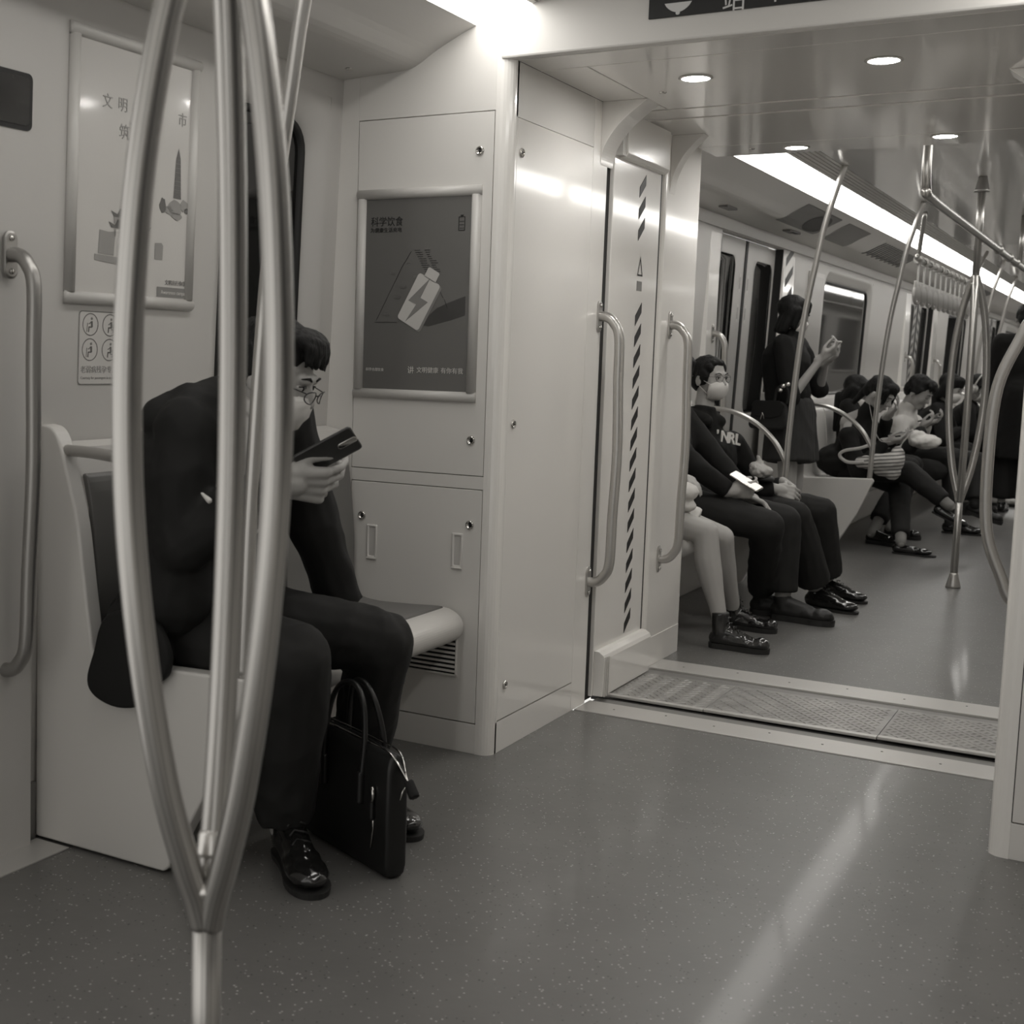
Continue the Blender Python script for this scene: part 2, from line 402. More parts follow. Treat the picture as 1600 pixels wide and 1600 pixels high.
# fascia over the gangway with the destination display
fas = struct(box('wall_end', -1.655, mx(-1.655), CABY-.007, CABY+.03, 2.0, 2.172, M['panel_matt'], None, .006))
dsp = thing('destination_display', 'black passenger information display with lit characters over the gangway opening', 'display', (-.75, CABY, 2.1))
box('housing', -1.228, -.30, CABY-.014, CABY-.0072, 2.060, 2.165, M['lcd'], dsp, .001)
text_mesh('站', .062, M['lcd_text'], 'lettering', dsp, (-1.035, CABY-.0145, 2.063), (1, 0, 0), (0, 0, 1))
text_mesh('下一', .062, M['lcd_text'], 'lettering', dsp, (-.93, CABY-.0145, 2.073), (1, 0, 0), (0, 0, 1))
bowl = [(-1.192+.045*(k/12), 2.093-.026*math.sin(PI*k/12)) for k in range(13)]
bowl = [(-1.185+.072*k/14, CABY-.0142, 2.094-.024*math.sin(PI*k/14)**.7) for k in range(15)]
poly('emblem', bowl, (0, -1, 0), .001, M['lcd_text'], dsp)
ball('emblem', (-1.149, CABY-.0145, 2.068), (.006, .001, .005), M['lcd_text'], dsp, 2)
finish_thing(dsp)

# ------------------------------------------------------------------ advertising frames
def ad_frame(name, label, P, nrm, a0, a1, b0, b1, bw, print_mat, prints):
    """P(a, b, d): point on the wall; a horizontal, b up, d out"""
    t = thing(name, label, 'poster frame', P((a0+a1)/2, (b0+b1)/2, 0))
    def bar(p0, p1, w):
        bm = bmesh.new(); n = 7
        (xa, ya), (xb, yb) = p0, p1
        hor = abs(xb-xa) > abs(yb-ya); prof = [(math.cos(PI*k/n)*w/2, .003+math.sin(PI*k/n)*.014) for k in range(n+1)]
        prof = [(w/2, 0)]+prof+[(-w/2, 0)]
        A, B = [], []
        for o_, d in prof:
            A.append(bm.verts.new(P(xa, ya+o_, d) if hor else P(xa+o_, ya, d))); B.append(bm.verts.new(P(xb, yb+o_, d) if hor else P(xb+o_, yb, d)))
        for k in range(len(A)): bm.faces.new((A[k], A[(k+1) % len(A)], B[(k+1) % len(A)], B[k]))
        bm.faces.new(A); bm.faces.new(B[::-1]); bmesh.ops.recalc_face_normals(bm, faces=bm.faces)
        obj('frame_bar', bm, M['frame'], t, True)
    h = bw/2
    bar((a0, b0+h), (a1, b0+h), bw); bar((a0, b1-h), (a1, b1-h), bw)
    bar((a0+h, b0+bw*.9), (a0+h, b1-bw*.9), bw); bar((a1-h, b0+bw*.9), (a1-h, b1-bw*.9), bw)
    sheet = poly('poster', [P(a0+bw*.8, b0+bw*.8, .004), P(a1-bw*.8, b0+bw*.8, .004), P(a1-bw*.8, b1-bw*.8, .004), P(a0+bw*.8, b1-bw*.8, .004)], nrm, .001, print_mat, t)
    prints(sheet); finish_thing(t); return t
# battery poster: front face of cabinet
def PB(a, b, d): return (a, CABY-d, b)
def battery_prints(sh):
    d = .0058; N = (0, -1, 0)
    TX = lambda s, sz, m, a, b, bold=0, w=1: text_mesh(s, sz, m, 'lettering', sh, PB(a, b, d), (1, 0, 0), (0, 0, 1), bold=bold, wscale=w)
    blk, wht = M['black_print'], M['white_print']
    TX('科学饮食', .0295, blk, -2.066, 1.553, 0, .94); TX('为健康生活充电', .0152, blk, -2.067, 1.5335, 0, 1.02)
    TX('科学合理饮食', .0105, wht, -2.072, 1.123, 0, 1); TX('讲', .023, wht, -1.928, 1.120); TX('文明健康', .0185, wht, -1.897, 1.1225); TX('有你有我', .0185, wht, -1.816, 1.1225)
    # small battery symbol
    for (x0, x1, z0, z1) in ((-1.7715, -1.7695, 1.531, 1.571), (-1.7525, -1.7505, 1.531, 1.571), (-1.7715, -1.7505, 1.531, 1.533), (-1.7715, -1.7505, 1.569, 1.571), (-1.7655, -1.7565, 1.571, 1.576),
                             (-1.768, -1.754, 1.5375, 1.539), (-1.768, -1.754, 1.547, 1.5485), (-1.768, -1.754, 1.5565, 1.558)):
        poly('symbol', [PB(x0, z0, d), PB(x1, z0, d), PB(x1, z1, d), PB(x0, z1, d)], N, .0005, blk, sh)
    def tf(pts, cx, cz, ang, sc=1):
        c, s_ = math.cos(ang), math.sin(ang); return [(cx+(x*c-z*s_)*sc, cz+(x*s_+z*c)*sc) for x, z in pts]
    # the big tilted battery
    out = rrect(-.041, .041, -.080, .070, .009, 4); cap = [(-.021, .068), (.021, .068), (.021, .095), (.017, .099), (-.017, .099), (-.021, .095)]
    ang = -.50; cx, cz = -1.893, 1.333
    poly('battery_shadow', [PB(x, z, d-.0006) for x, z in ((-1.893, 1.262), (-1.862, 1.257), (-1.785, 1.276), (-1.742, 1.290), (-1.742, 1.345), (-1.80, 1.325), (-1.835, 1.31))], N, .0003, M['poster_dark'], sh)
    poly('battery_edge', [PB(x+.006, z-.005, d-.0002) for x, z in tf(out, cx, cz, ang)], N, .0005, M['grey_print'], sh)
    poly('battery', [PB(x, z, d) for x, z in tf(out, cx, cz, ang)], N, .0009, M['frame'], sh)
    poly('battery_cap', [PB(x, z, d) for x, z in tf(cap, cx, cz, ang)], N, .0009, M['frame'], sh)
    bolt = [(-1.858, 1.397), (-1.930, 1.333), (-1.903, 1.321), (-1.939, 1.271), (-1.864, 1.327), (-1.889, 1.340)]
    poly('lightning_bolt', [PB(x, z, d+.001) for x, z in bolt], N, .0004, M['grey_print'], sh)
    # pencil sketch of a tapering bottle behind, as fine dark strokes
    def stroke(p, q, w=.0012, m=blk):
        p, q = Vector((p[0], p[1])), Vector((q[0], q[1])); t_ = (q-p).normalized(); n_ = Vector((-t_.y, t_.x))*w/2
        poly('sketch_line', [PB(*(v[:]), d) for v in (p-n_, q-n_, q+n_, p+n_)], N, .0002, m, sh)
    stroke((-2.04, 1.272), (-1.955, 1.43)); stroke((-2.045, 1.268), (-1.968, 1.268)); stroke((-1.955, 1.43), (-1.925, 1.475)); stroke((-1.862, 1.42), (-1.815, 1.34)); stroke((-1.81, 1.335), (-1.80, 1.31))
    for k in range(11):
        z = 1.478-k*.0062; a = -1.914+k*.0036+random.uniform(-.001, .001)
        stroke((a, z), (a+random.uniform(.018, .028), z), .0016); stroke((a+.034, z), (a+.034+random.uniform(.01, .024), z), .0016)
    for (x, z, r_) in ((-1.985, 1.413, .011), (-1.905, 1.402, .010), (-1.935, 1.442, .006), (-1.948, 1.372, .012), (-1.968, 1.342, .012), (-2.004, 1.291, .010)):
        a = [(x+r_*c_, z+r_*.55*s__) for c_, s__ in ((-1, .6), (.2, .6), (.2, 1.1), (1, 0), (.2, -1.1), (.2, -.6), (-1, -.6))]
        poly('sketch_arrow', [PB(u, w, d) for u, w in a], N, .0002, M['poster_mid'], sh)
M['poster_dark'] = mat('poster_shadow_print', .045, .3, coat=.5)
M['poster_mid'] = mat('poster_mid_print', .12, .3, coat=.5)
ad_frame('poster_frame', 'framed dark poster of a tilted battery with a lightning bolt, on the cabinet', PB, (0, -1, 0), -2.112, -1.701, 1.040, 1.659, .030, M['poster'], battery_prints)

# pale poster over the seats; a = y along the wall, b = z
def PW(a, b, d): return wp(a, b, d)
M['ghost'] = mat('ghost_print', .44, .3)
M['ghost2'] = mat('ghost_print_darker', .30, .3)
M['ink'] = mat('ink_wash_print', .13, .4)
def temple_prints(sh):
    d = .0058; N = (1, 0, 0)
    TX = lambda s, sz, m, a, b, bold=0: text_mesh(s, sz, m, 'lettering', sh, PW(a, b, d), (0, 1, 0), (.036, 0, 1), bold=bold)
    TX('文', .036, M['ghost2'], 2.372, 1.735); TX('明', .036, M['ghost2'], 2.425, 1.735); TX('城', .036, M['ghost2'], 2.52, 1.735); TX('市', .036, M['ghost2'], 2.648, 1.735)
    TX('筑', .038, M['ghost2'], 2.432, 1.672); TX('文明出行你我他', .014, M['grey_print'], 2.618, 1.335)
    Q = lambda pts, m, n='print': poly(n, [PW(a, b, d) for a, b in pts], N, .0003, m, sh)
    Q([(2.588, 1.303), (2.700, 1.303), (2.700, 1.328), (2.588, 1.328)], M['grey_print'], 'caption_bar')
    text_mesh('Awareness campaign', .013, M['white_print'], 'lettering', sh, PW(2.603, 1.311, d+.0006), (0, 1, 0), (.036, 0, 1))
    # gate tower: two tiled roofs with upturned eaves over a wall
    for z, y0, y1 in ((1.488, 2.413, 2.55), (1.462, 2.405, 2.56)):
        Q([(y0, z+.010), (y0+.010, z-.004), (y1-.010, z-.004), (y1, z+.010), (y1-.022, z+.003), (y1-.03, z+.017), (y0+.03, z+.017), (y0+.022, z+.003)], M['ink'], 'tower_roof')
    Q([(2.423, 1.468), (2.54, 1.468), (2.54, 1.484), (2.423, 1.484)], M['ghost2'], 'tower_wall')
    for k in range(6): Q([(2.425+k*.02, 1.438), (2.431+k*.02, 1.438), (2.431+k*.02, 1.458), (2.425+k*.02, 1.458)], M['ghost2'], 'tower_column')
    Q([(2.372, 1.395), (2.425, 1.392), (2.43, 1.45), (2.405, 1.447), (2.375, 1.45)], M['ghost2'], 'tower_base')
    Q([(2.36, 1.378), (2.47, 1.370), (2.475, 1.388), (2.36, 1.392)], M['ghost2'], 'tower_base')
    Q([(2.575, 1.395), (2.605, 1.395), (2.607, 1.43), (2.6, 1.437), (2.575, 1.435)], M['ghost2'], 'tower_base')
    # pagoda on its rock
    for k in range(9):
        w = .0150-.0007*k; z = 1.552+k*.0108
        Q([(2.655-w, z), (2.655+w, z), (2.655+w*.9, z+.0104), (2.655-w*.9, z+.0104)], M['ink'], 'pagoda_storey')
    Q([(2.646, 1.649), (2.664, 1.649), (2.655, 1.676)], M['ink'], 'pagoda_spire')
    for (y, z, r1, r2) in ((2.648, 1.528, .028, .02), (2.625, 1.52, .016, .012), (2.682, 1.537, .016, .014), (2.695, 1.525, .012, .008), (2.60, 1.53, .012, .02), (2.655, 1.508, .02, .01)):
        Q([(y+r1*math.cos(a_)*random.uniform(.8, 1.15), z+r2*math.sin(a_)*random.uniform(.8, 1.15)) for a_ in [2*PI*k/14 for k in range(14)]], M['ghost2'] if r1 > .015 else M['ink'], 'rock')
ad_frame('poster_frame', 'pale framed poster with a gate tower and a pagoda above the seats', PW, (1, 0, 0), 2.265, 2.727, 1.272, 1.905, .030, M['poster_light'], temple_prints)

# priority-seat notice with four round pictograms
ns = thing('seat_notice', 'white sticker with four round seated figures, under the pale poster', 'sign', wp(2.385, 1.17))
rr = rrect(2.318, 2.468, 1.082, 1.258, .008, 4)
poly('card', [wp(a, b, .0005) for a, b in rr], (1, 0, 0), .0008, M['frame'], ns)
loops('border', [[wp(a, b, .0016) for a, b in rrect(2.318+i, 2.468-i, 1.082+i, 1.258-i, .008, 4)] for i in (.0005, .0026)], M['ink'], ns, fill=False)
def pict(cy, cz, kind):
    n = 28; R_ = .027
    loops('ring', [[wp(cy+r*math.cos(2*PI*k/n), cz+r*math.sin(2*PI*k/n), .0017) for k in range(n)] for r in (R_, R_-.0024)], M['ink'], ns, fill=False)
    poly('figure', [wp(cy+.004+.0036*math.cos(2*PI*k/10), cz+.014+.0034*math.sin(2*PI*k/10), .0016) for k in range(10)], (1, 0, 0), .0003, M['grey_print'], ns)
    def st(p, q, w=.0032):
        p, q = Vector(p), Vector(q); t_ = (q-p).normalized(); n_ = Vector((-t_.y, t_.x))*w/2
        poly('figure', [wp(cy-v.x, cz+v.y, .0016) for v in (p-n_, q-n_, q+n_, p+n_)], (1, 0, 0), .0003, M['ink'], ns)
    st((-.004, .008), (-.005, -.006), .006); st((-.006, -.006), (.006, -.006)); st((.005, -.006), (.006, -.018)); st((-.003, .006), (.006, .001), .002)
    if kind: st((-.011, -.018), (-.011, .002), .002); st((-.011, -.010), (-.004, -.010), .002)
    else: st((.012, -.018), (.010, .004), .0015)
for i, (a, b) in enumerate(((2.357, 1.2255), (2.425, 1.2255), (2.357, 1.166), (2.425, 1.166))): pict(a, b, i % 2)
text_mesh('老弱病残孕专座', .0185, M['grey_print'], 'lettering', ns, wp(2.327, 1.112, .0014), (0, 1, 0), (.036, 0, 1), wscale=.98)
text_mesh('Courtesy for passengers in need', .0088, M['grey_print'], 'lettering', ns, wp(2.328, 1.096, .0014), (0, 1, 0), (.036, 0, 1))
finish_thing(ns)
# black window-like display and paper notice at the left edge
bd = thing('door_display', 'small black rounded display on the white wall at the left edge', 'display', wp(2.05, 1.7))
poly('bezel', [wp(a, b, .001) for a, b in rrect(1.93, 2.150, 1.640, 1.762, .014, 5)], (1, 0, 0), .006, M['seal'], bd)
poly('screen', [wp(a, b, .0072) for a, b in rrect(1.94, 2.140, 1.650, 1.752, .010, 5)], (1, 0, 0), .0012, M['display'], bd)
finish_thing(bd)
nt_ = thing('wall_notice', 'faint white notice sticker below the black display', 'sign', wp(2.05, 1.55))
poly('card', [wp(a, b, .001) for a, b in rrect(1.97, 2.136, 1.478, 1.625, .006, 3)], (1, 0, 0), .0008, M['frame'], nt_)
loops('border', [[wp(a, b, .0022) for a, b in rrect(1.97+i, 2.136-i, 1.478+i, 1.625-i, .006, 3)] for i in (.0004, .0018)], M['ghost2'], nt_, fill=False)
text_mesh('S12', .045, M['ghost2'], 'lettering', nt_, wp(2.03, 1.51, .002), (0, 1, 0), (.036, 0, 1)); text_mesh('站台', .018, M['ghost2'], 'lettering', nt_, wp(2.085, 1.592, .002), (0, 1, 0), (.036, 0, 1))
finish_thing(nt_)

# ------------------------------------------------------------------ grab rails
def grab_rail(label, side, x, y, z0, z1, bow, r=.0165, m='rail_light', group=None, wallfn=None, dirv=None, flange=True):
    """bowed vertical rail on a surface; dirv = outward direction"""
    t = thing('grab_rail', label, 'grab rail', (x, y, (z0+z1)/2), group)
    d = Vector(dirv or ((1, 0, 0) if side == 0 else (-1, 0, 0))); P0 = Vector((x, y, 0)); h = z1-z0
    xo = (lambda z: wallfn(z)-wallfn(z0)) if wallfn else (lambda z: 0)
    key = [(0, z0), (.030, z0+.002), (.055, z0+.022), (.075, z0+.07), (bow*.92, z0+h*.25), (bow, z0+h*.5), (bow*.92, z0+h*.75), (.075, z1-.07), (.055, z1-.022), (.030, z1-.002), (0, z1)]
    pts = catmull([P0+d*o_+Vector((xo(z), 0, z)) for o_, z in key], 6)
    tube('rail', pts, r, M[m], t, 14)
    if flange:
        for z in (z0, z1):
            c = P0+Vector((xo(z), 0, z)); s_ = d.cross(Vector((0, 0, 1)))
            L = lambda k, o_: [c+d*o_+s_*a+Vector((0, 0, b)) for a, b in rrect(-.019*k, .019*k, -.052*k, .052*k, .018*k, 5)]
            fl = loops('flange', [L(1, 0), L(1, .004), L(.9, .006)], M[m], t, smooth=False)
            for dz in (-.036, .036):
                lathe('bolt', [(0, 0), (.007, 0), (.006, .004), (0, .0045)], M['chrome'], fl, c+d*.006+Vector((0, 0, dz)), 'x', 10, 1 if d.x > 0 else -1)
    finish_thing(t); return t
grab_rail('bowed steel grab rail on the door pillar at the left edge', 0, wallx(.9)-.002, 2.085, .44, 1.368, .085, .0165, 'rail_grey', wallfn=lambda z: wallx(z))
grab_rail('satin grab rail on the white cabinet side, nearest to the battery poster', 0, CABX, 4.145, .425, 1.315, .085)
grab_rail('satin grab rail on the pillar just beyond the hazard stripe', 0, CABX, 4.875, .415, 1.31, .085)
grab_rail('thick blurred grab rail in front of the right-hand cabinet', 1, mx(CABX), 4.145, .50, 1.33, .135, .0165, 'rail_grey')
grab_rail('grab rail on the hidden pillar beyond the right-hand cabinet', 1, mx(CABX), 4.875, .415, 1.31, .085)

# ------------------------------------------------------------------ gangway between the cars
gw = holder('gangway_floor')
box('gangway_bed', -1.62, mx(-1.62), 4.056, 4.965, -.07, -.012, M['dark_sill'], gw)
box('sill_plate', -1.615, mx(-1.615), 4.058, 4.20, -.02, .004, M['sill'], gw, .002)
box('filler_strip', -1.615, mx(-1.615), 4.203, 4.29, -.03, -.004, M['dark_sill'], gw, .001)
box('filler_strip', -1.615, mx(-1.615), 4.70, 4.80, -.03, -.004, M['dark_sill'], gw, .001)
box('sill_plate', -1.615, mx(-1.615), 4.803, 4.965, -.02, .004, M['sill'], gw, .002)
for y, x0, dx in ((4.13, -1.5, .17), (4.88, -1.5, .2)):
    for k in range(7): lathe('sill_screw', [(0, 0), (.004, 0), (.0035, .0012), (0, .0012)], M['dark_sill'], gw, (x0+k*dx, y+(k % 2)*.03, .004), 'z', 8)
M['pit'] = M['seal']
def tread(x0, x1, z):
    p = box('tread_plate', x0, x1, 4.295, 4.69, z, z+.009, M['tread'], gw, .002)
    box('plate_edge', x0, x1, 4.288, 4.312, z+.001, z+.011, M['sill'], p, .002)
    bm = bmesh.new(); i = 0
    y = 4.325; row = 0
    while y < 4.675:
        x = x0+.018+(row % 2)*.017
        while x < x1-.014:
            a = PI/4 if (row+i) % 2 == 0 else -PI/4; i += 1
            c, s_ = math.cos(a), math.sin(a); l, w = .0135, .0042
            T = lambda u, v, h: bm.verts.new((x+u*c-v*s_, y+u*s_+v*c, z+.009+h))
            b_ = [T(-l, 0, 0), T(0, -w, 0), T(l, 0, 0), T(0, w, 0)]; top = T(0, 0, .0032)
            for k in range(4): bm.faces.new((b_[k], b_[(k+1) % 4], top))
            x += .034
        y += .0185; row += 1
    o = obj('tread_pattern', bm, M['tread'], p); o['kind'] = 'stuff'
tread(-1.64, -1.2455, 0); tread(-1.2435, -.690, .001); tread(-.688, -.27, .003)
box('plate_gap', -1.64, -.27, 4.2755, 4.29, -.012, -.003, M['seal'], gw)

gc = holder('gangway_ceiling')
def cslab(y0, y1, z=2.0, x0=-1.62, x1=mx(-1.62)): return box('ceiling_slab', x0, x1, y0, y1, z, z+.05, M['gloss_ceil'], gc, .002)
cslab(3.4485, 3.60); cslab(3.603, 4.305, 2.0, -1.62, -1.4755); cslab(3.603, 4.305, 2.0, -1.4725); cslab(4.325, 4.475); cslab(4.50, 5.10); cslab(5.103, 5.36)
for y in (4.315, 4.4875): box('ceiling_gap', -1.60, mx(-1.60), y-.016, y+.016, 2.035, 2.046, M['seal'], gc)
box('upper_block', -1.66, mx(-1.66), 3.45, 5.36, 2.05, 2.2, M['panel_matt'], gc)
def downlight(x, y, label):
    t = thing('downlight', label, 'lamp', (x, y, 2.0), 'round downlights in the gangway ceiling')
    lathe('rim', [(.048, 0), (.050, -.003), (.041, -.005), (.040, 0)], M['sill'], t, (x, y, 2.0), 'z', 28)
    lathe('diffuser', [(0, -.0025), (.040, -.0025), (.040, 0), (0, 0)], M['downlight'], t, (x, y, 1.9995), 'z', 28)
    finish_thing(t)
downlight(-1.241, 3.864, 'round downlight in the gangway ceiling, nearest to the cabinet'); downlight(-.716, 3.846, 'round downlight in the gangway ceiling, highest in the photo')
downlight(-1.271, 5.225, 'round downlight at the far edge of the gangway ceiling, beside the screw'); downlight(-.736, 5.165, 'round downlight at the far edge, above the ceiling handrail')
for x, y in ((-1.396, 4.03), (-1.434, 5.2)): lathe('ceiling_screw', [(0, -.004), (.009, -.004), (.012, -.001), (.012, 0), (0, 0)], M['chrome'], gc, (x, y, 2.0), 'z', 14)
lathe('ceiling_screw', [(0, -.004), (.009, -.004), (.012, -.001), (.012, 0), (0, 0)], M['chrome'], gc, (-2.087, 3.30, 1.992), 'z', 14)
def gangway_side(side):
    f = (lambda x: x) if side == 0 else mx
    t = holder('wall_left' if side == 0 else 'wall_right')
    # portal gussets
    arc = lambda x0, z0, x1, z1, n=8: catmull([(x0, 0, z0), (x0+.012, 0, z0+(z1-z0)*.30), (x0+(x1-x0)*.42, 0, z0+(z1-z0)*.66), (x1, 0, z1)], n)
    for (y0, y1, zz, xx) in ((4.10, 4.215, 1.80, -1.468), (4.80, 4.86, 1.79, -1.50)):
        pts = [(p.x, p.z) for p in arc(-1.62, zz, xx, 2.0)]
        prism('gusset', [(f(x), z) for x, z in pts+[(-1.62, 2.0)]], y0, y1, 'xz', M['panel'], t, .002)
    box('dark_joint', f(-1.66), f(-1.632), 4.165, 4.27, 0, 2.0, M['seal'], t)
    box('dark_joint', f(-1.66), f(-1.632), 4.66, 4.76, 0, 2.0, M['seal'], t)
    # bellows cover panel with hazard stripe
    px = -1.618
    box('cover_panel', f(px-.02), f(px), 4.225, 4.70, .01, 2.0, M['panel'], t, .003)
    prism('header_box', [(f(x), z) for x, z in ((px, 1.995), (px+.028, 1.995), (px+.03, 1.86), (px+.022, 1.848), (px, 1.845))], 4.27, 4.70, 'xz', M['panel'], t, .002)
    for k in range(3): box('header_rib', f(px), f(px+.024), 4.235+k*.012, 4.243+k*.012, 1.85, 1.99, M['ceil'], t, .001)
    foot = [(px, .012), (px+.036, .012), (px+.04, .145), (px+.034, .158), (px+.018, .168), (px, .170)]
    prism('kick_box', [(f(x), z) for x, z in foot], 4.232, 4.71, 'xz', M['panel'], t, .002)
    for k in range(3): box('kick_rib', f(px+.036), f(px+.043), 4.236+k*.016, 4.243+k*.016, .012, .152, M['ceil'], t, .001)
    # stripe: slanted black bars, the strip leans a little as in the photo
    bm = bmesh.new(); yc = lambda z: 4.548-(z-.16)*.026; w = .030
    z = .185
    while z < 1.80:
        if not (1.37 < z+.03 < 1.62):
            a = [(yc(z)-w, z), (yc(z)-w, z+.036), (yc(z)+w, z+.084), (yc(z)+w, z+.048)]
            A = [bm.verts.new((f(px+.0015), y_, z_)) for y_, z_ in a]; B = [bm.verts.new((f(px+.0004), y_, z_)) for y_, z_ in a]
            bm.faces.new(A); bm.faces.new(B[::-1])
            for k in range(4): bm.faces.new((A[k], B[k], B[(k+1) % 4], A[(k+1) % 4]))
        z += .074
    bmesh.ops.recalc_face_normals(bm, faces=bm.faces)
    hz = obj('hazard_stripe', bm, M['black_print'], t); hz['kind'] = 'stuff'
    if side == 0:
        cz = 1.50
        tri = [(4.515-.028, cz-.03), (4.515+.028, cz-.03), (4.515, cz+.04)]; tri2 = [(4.515-.019, cz-.024), (4.515+.019, cz-.024), (4.515, cz+.024)]
        loops('warning_triangle', [[(px+.0012, a, b) for a, b in T_] for T_ in (tri, tri2)], M['black_print'], t, fill=False, smooth=False)
        box('warning_label', px, px+.0012, 4.49, 4.54, 1.418, 1.452, M['grey_print'], t)
    # far pillar
    R = .03
    pts = [(-1.66, 4.745)]+[(-1.62-R+R*math.sin(a), 4.745+R-R*math.cos(a)) for a in [PI/2*k/5 for k in range(6)]]+[(-1.62, 5.165), (-1.66, 5.17)]
    prism('pillar', [(f(x), y) for x, y in pts], .0, 2.0, 'xy', M['panel'], t)
    box('pillar_kick', f(-1.62), f(-1.617), 4.80, 5.16, .0, .115, M['panel'], t, .001)
    box('pillar_return', f(-2.25), f(-1.63), 5.10, 5.168, 0, 2.1, M['panel_matt'], t, .002)
gangway_side(0); gangway_side(1)

# ------------------------------------------------------------------ seats
def end_panel(y, label, dx=0, arc=True, pole=True, group='seat end panels'):
    t = thing('seat_end_panel', label, 'seat end panel', (-2.0+dx, y, 0), group)
    o = catmull([(-2.205, 0, .992), (-2.178, 0, .985), (-2.155, 0, .955), (-2.130, 0, .88), (-2.098, 0, .77), (-2.072, 0, .60), (-2.052, 0, .478)], 5)
    pts = [(-2.24, .006), (-1.84, .006), (-1.826, .018), (-1.79, .09), (-1.70, .25), (-1.625, .43), (-1.615, .462), (-1.622, .474), (-1.85, .468), (-2.0, .464)]
    outl = [(p.x, p.z) for p in o]; outl = [(-2.228, .99)]+outl+[(x, z) for x, z in reversed(pts)][0:0]
    ring = [(-2.235, .006), (-1.84, .006), (-1.826, .018), (-1.79, .09), (-1.70, .25), (-1.632, .415), (-1.612, .462), (-1.622, .478), (-1.85, .470), (-2.03, .462)]+[(p.x, p.z) for p in reversed(o)]+[(-2.225, .992)]
    prism('panel', [(x+dx if x > -2.2 else x, z) for x, z in ring], y, y+.045, 'xz', M['seat_light'], t, .006, seg=3)
    tube('armrest_rail', [(p.x+dx, p.y, p.z) for p in catmull([(-2.15, y+.02, .935), (-2.05, y+.022, .932), (-1.92, y+.022, .915), (-1.80, y+.022, .86), (-1.70, y+.022, .77), (-1.632, y+.022, .655)], 8)], .0135, M['rail_light'], t, 12)
    if pole:
        pk = [(-1.640, .474), (-1.634, .66), (-1.628, .836), (-1.608, 1.17), (-1.581, 1.454), (-1.546, 1.679), (-1.516, 1.861), (-1.475, 2.02), (-1.43, 2.175)]
        tube('pole', [(p.x+dx, y+.022, p.z) for p in catmull([(x, 0, z) for x, z in pk], 6)], .0155, M['rail_light'], t, 14)
    finish_thing(t); return t
def bench(y0, y1, label, dx=0, shell='seat'):
    t = thing('bench_seat', label, 'bench', (-1.95+dx, (y0+y1)/2, 0), None)
    seat = catmull([(-2.10, 0, .425), (-2.0, 0, .415), (-1.86, 0, .428), (-1.775, 0, .432), (-1.73, 0, .415), (-1.712, 0, .385), (-1.722, 0, .350), (-1.76, 0, .325)], 5)
    low = [(-1.82, .305), (-1.95, .30), (-2.13, .31)]
    prism('seat_pan', [(p.x+dx, p.z) for p in seat]+[(x+dx, z) for x, z in low], y0, y1, 'xz', M['seat_light'], t, smooth=False)
    n = max(1, round((y1-y0)/.44)); w = (y1-y0)/n
    for k in range(n):
        a, b = y0+k*w+.01, y0+(k+1)*w-.01
        back = catmull([(-2.150, 0, .87), (-2.125, 0, .875), (-2.105, 0, .78), (-2.088, 0, .62), (-2.085, 0, .52), (-2.07, 0, .45), (-2.02, 0, .43), (-1.90, 0, .431), (-1.79, 0, .437), (-1.775, 0, .433)], 4)
        prism('seat_shell', [(p.x+dx, p.z) for p in back]+[(-1.80+dx, .42), (-1.9+dx, .418), (-2.06+dx, .41), (-2.15+dx, .45)], a, b, 'xz', M[shell], t, .004)
    prism('back_panel', [(wallx(.9)+.006, .95), (-2.155+dx, .94), (-2.12+dx, .80), (-2.11+dx, .44), (-2.12+dx, .31), (-2.222, .31)], y0, y1, 'xz', M['seat_light'], t)
    box('under_box', -2.225, -2.02+dx, y0+.02, y1-.02, .0, .30, M['panel_matt'], t, .004)
    finish_thing(t); return t
end_panel(2.205, 'white seat end panel beside the suited man, at the left', group=None)
bench(2.255, CABY-.01, 'light moulded bench the suited man sits on, running to the cabinet')
M['cloth_black'] = mat('black_cloth', .012, .8, bump=(90, .25, .001))
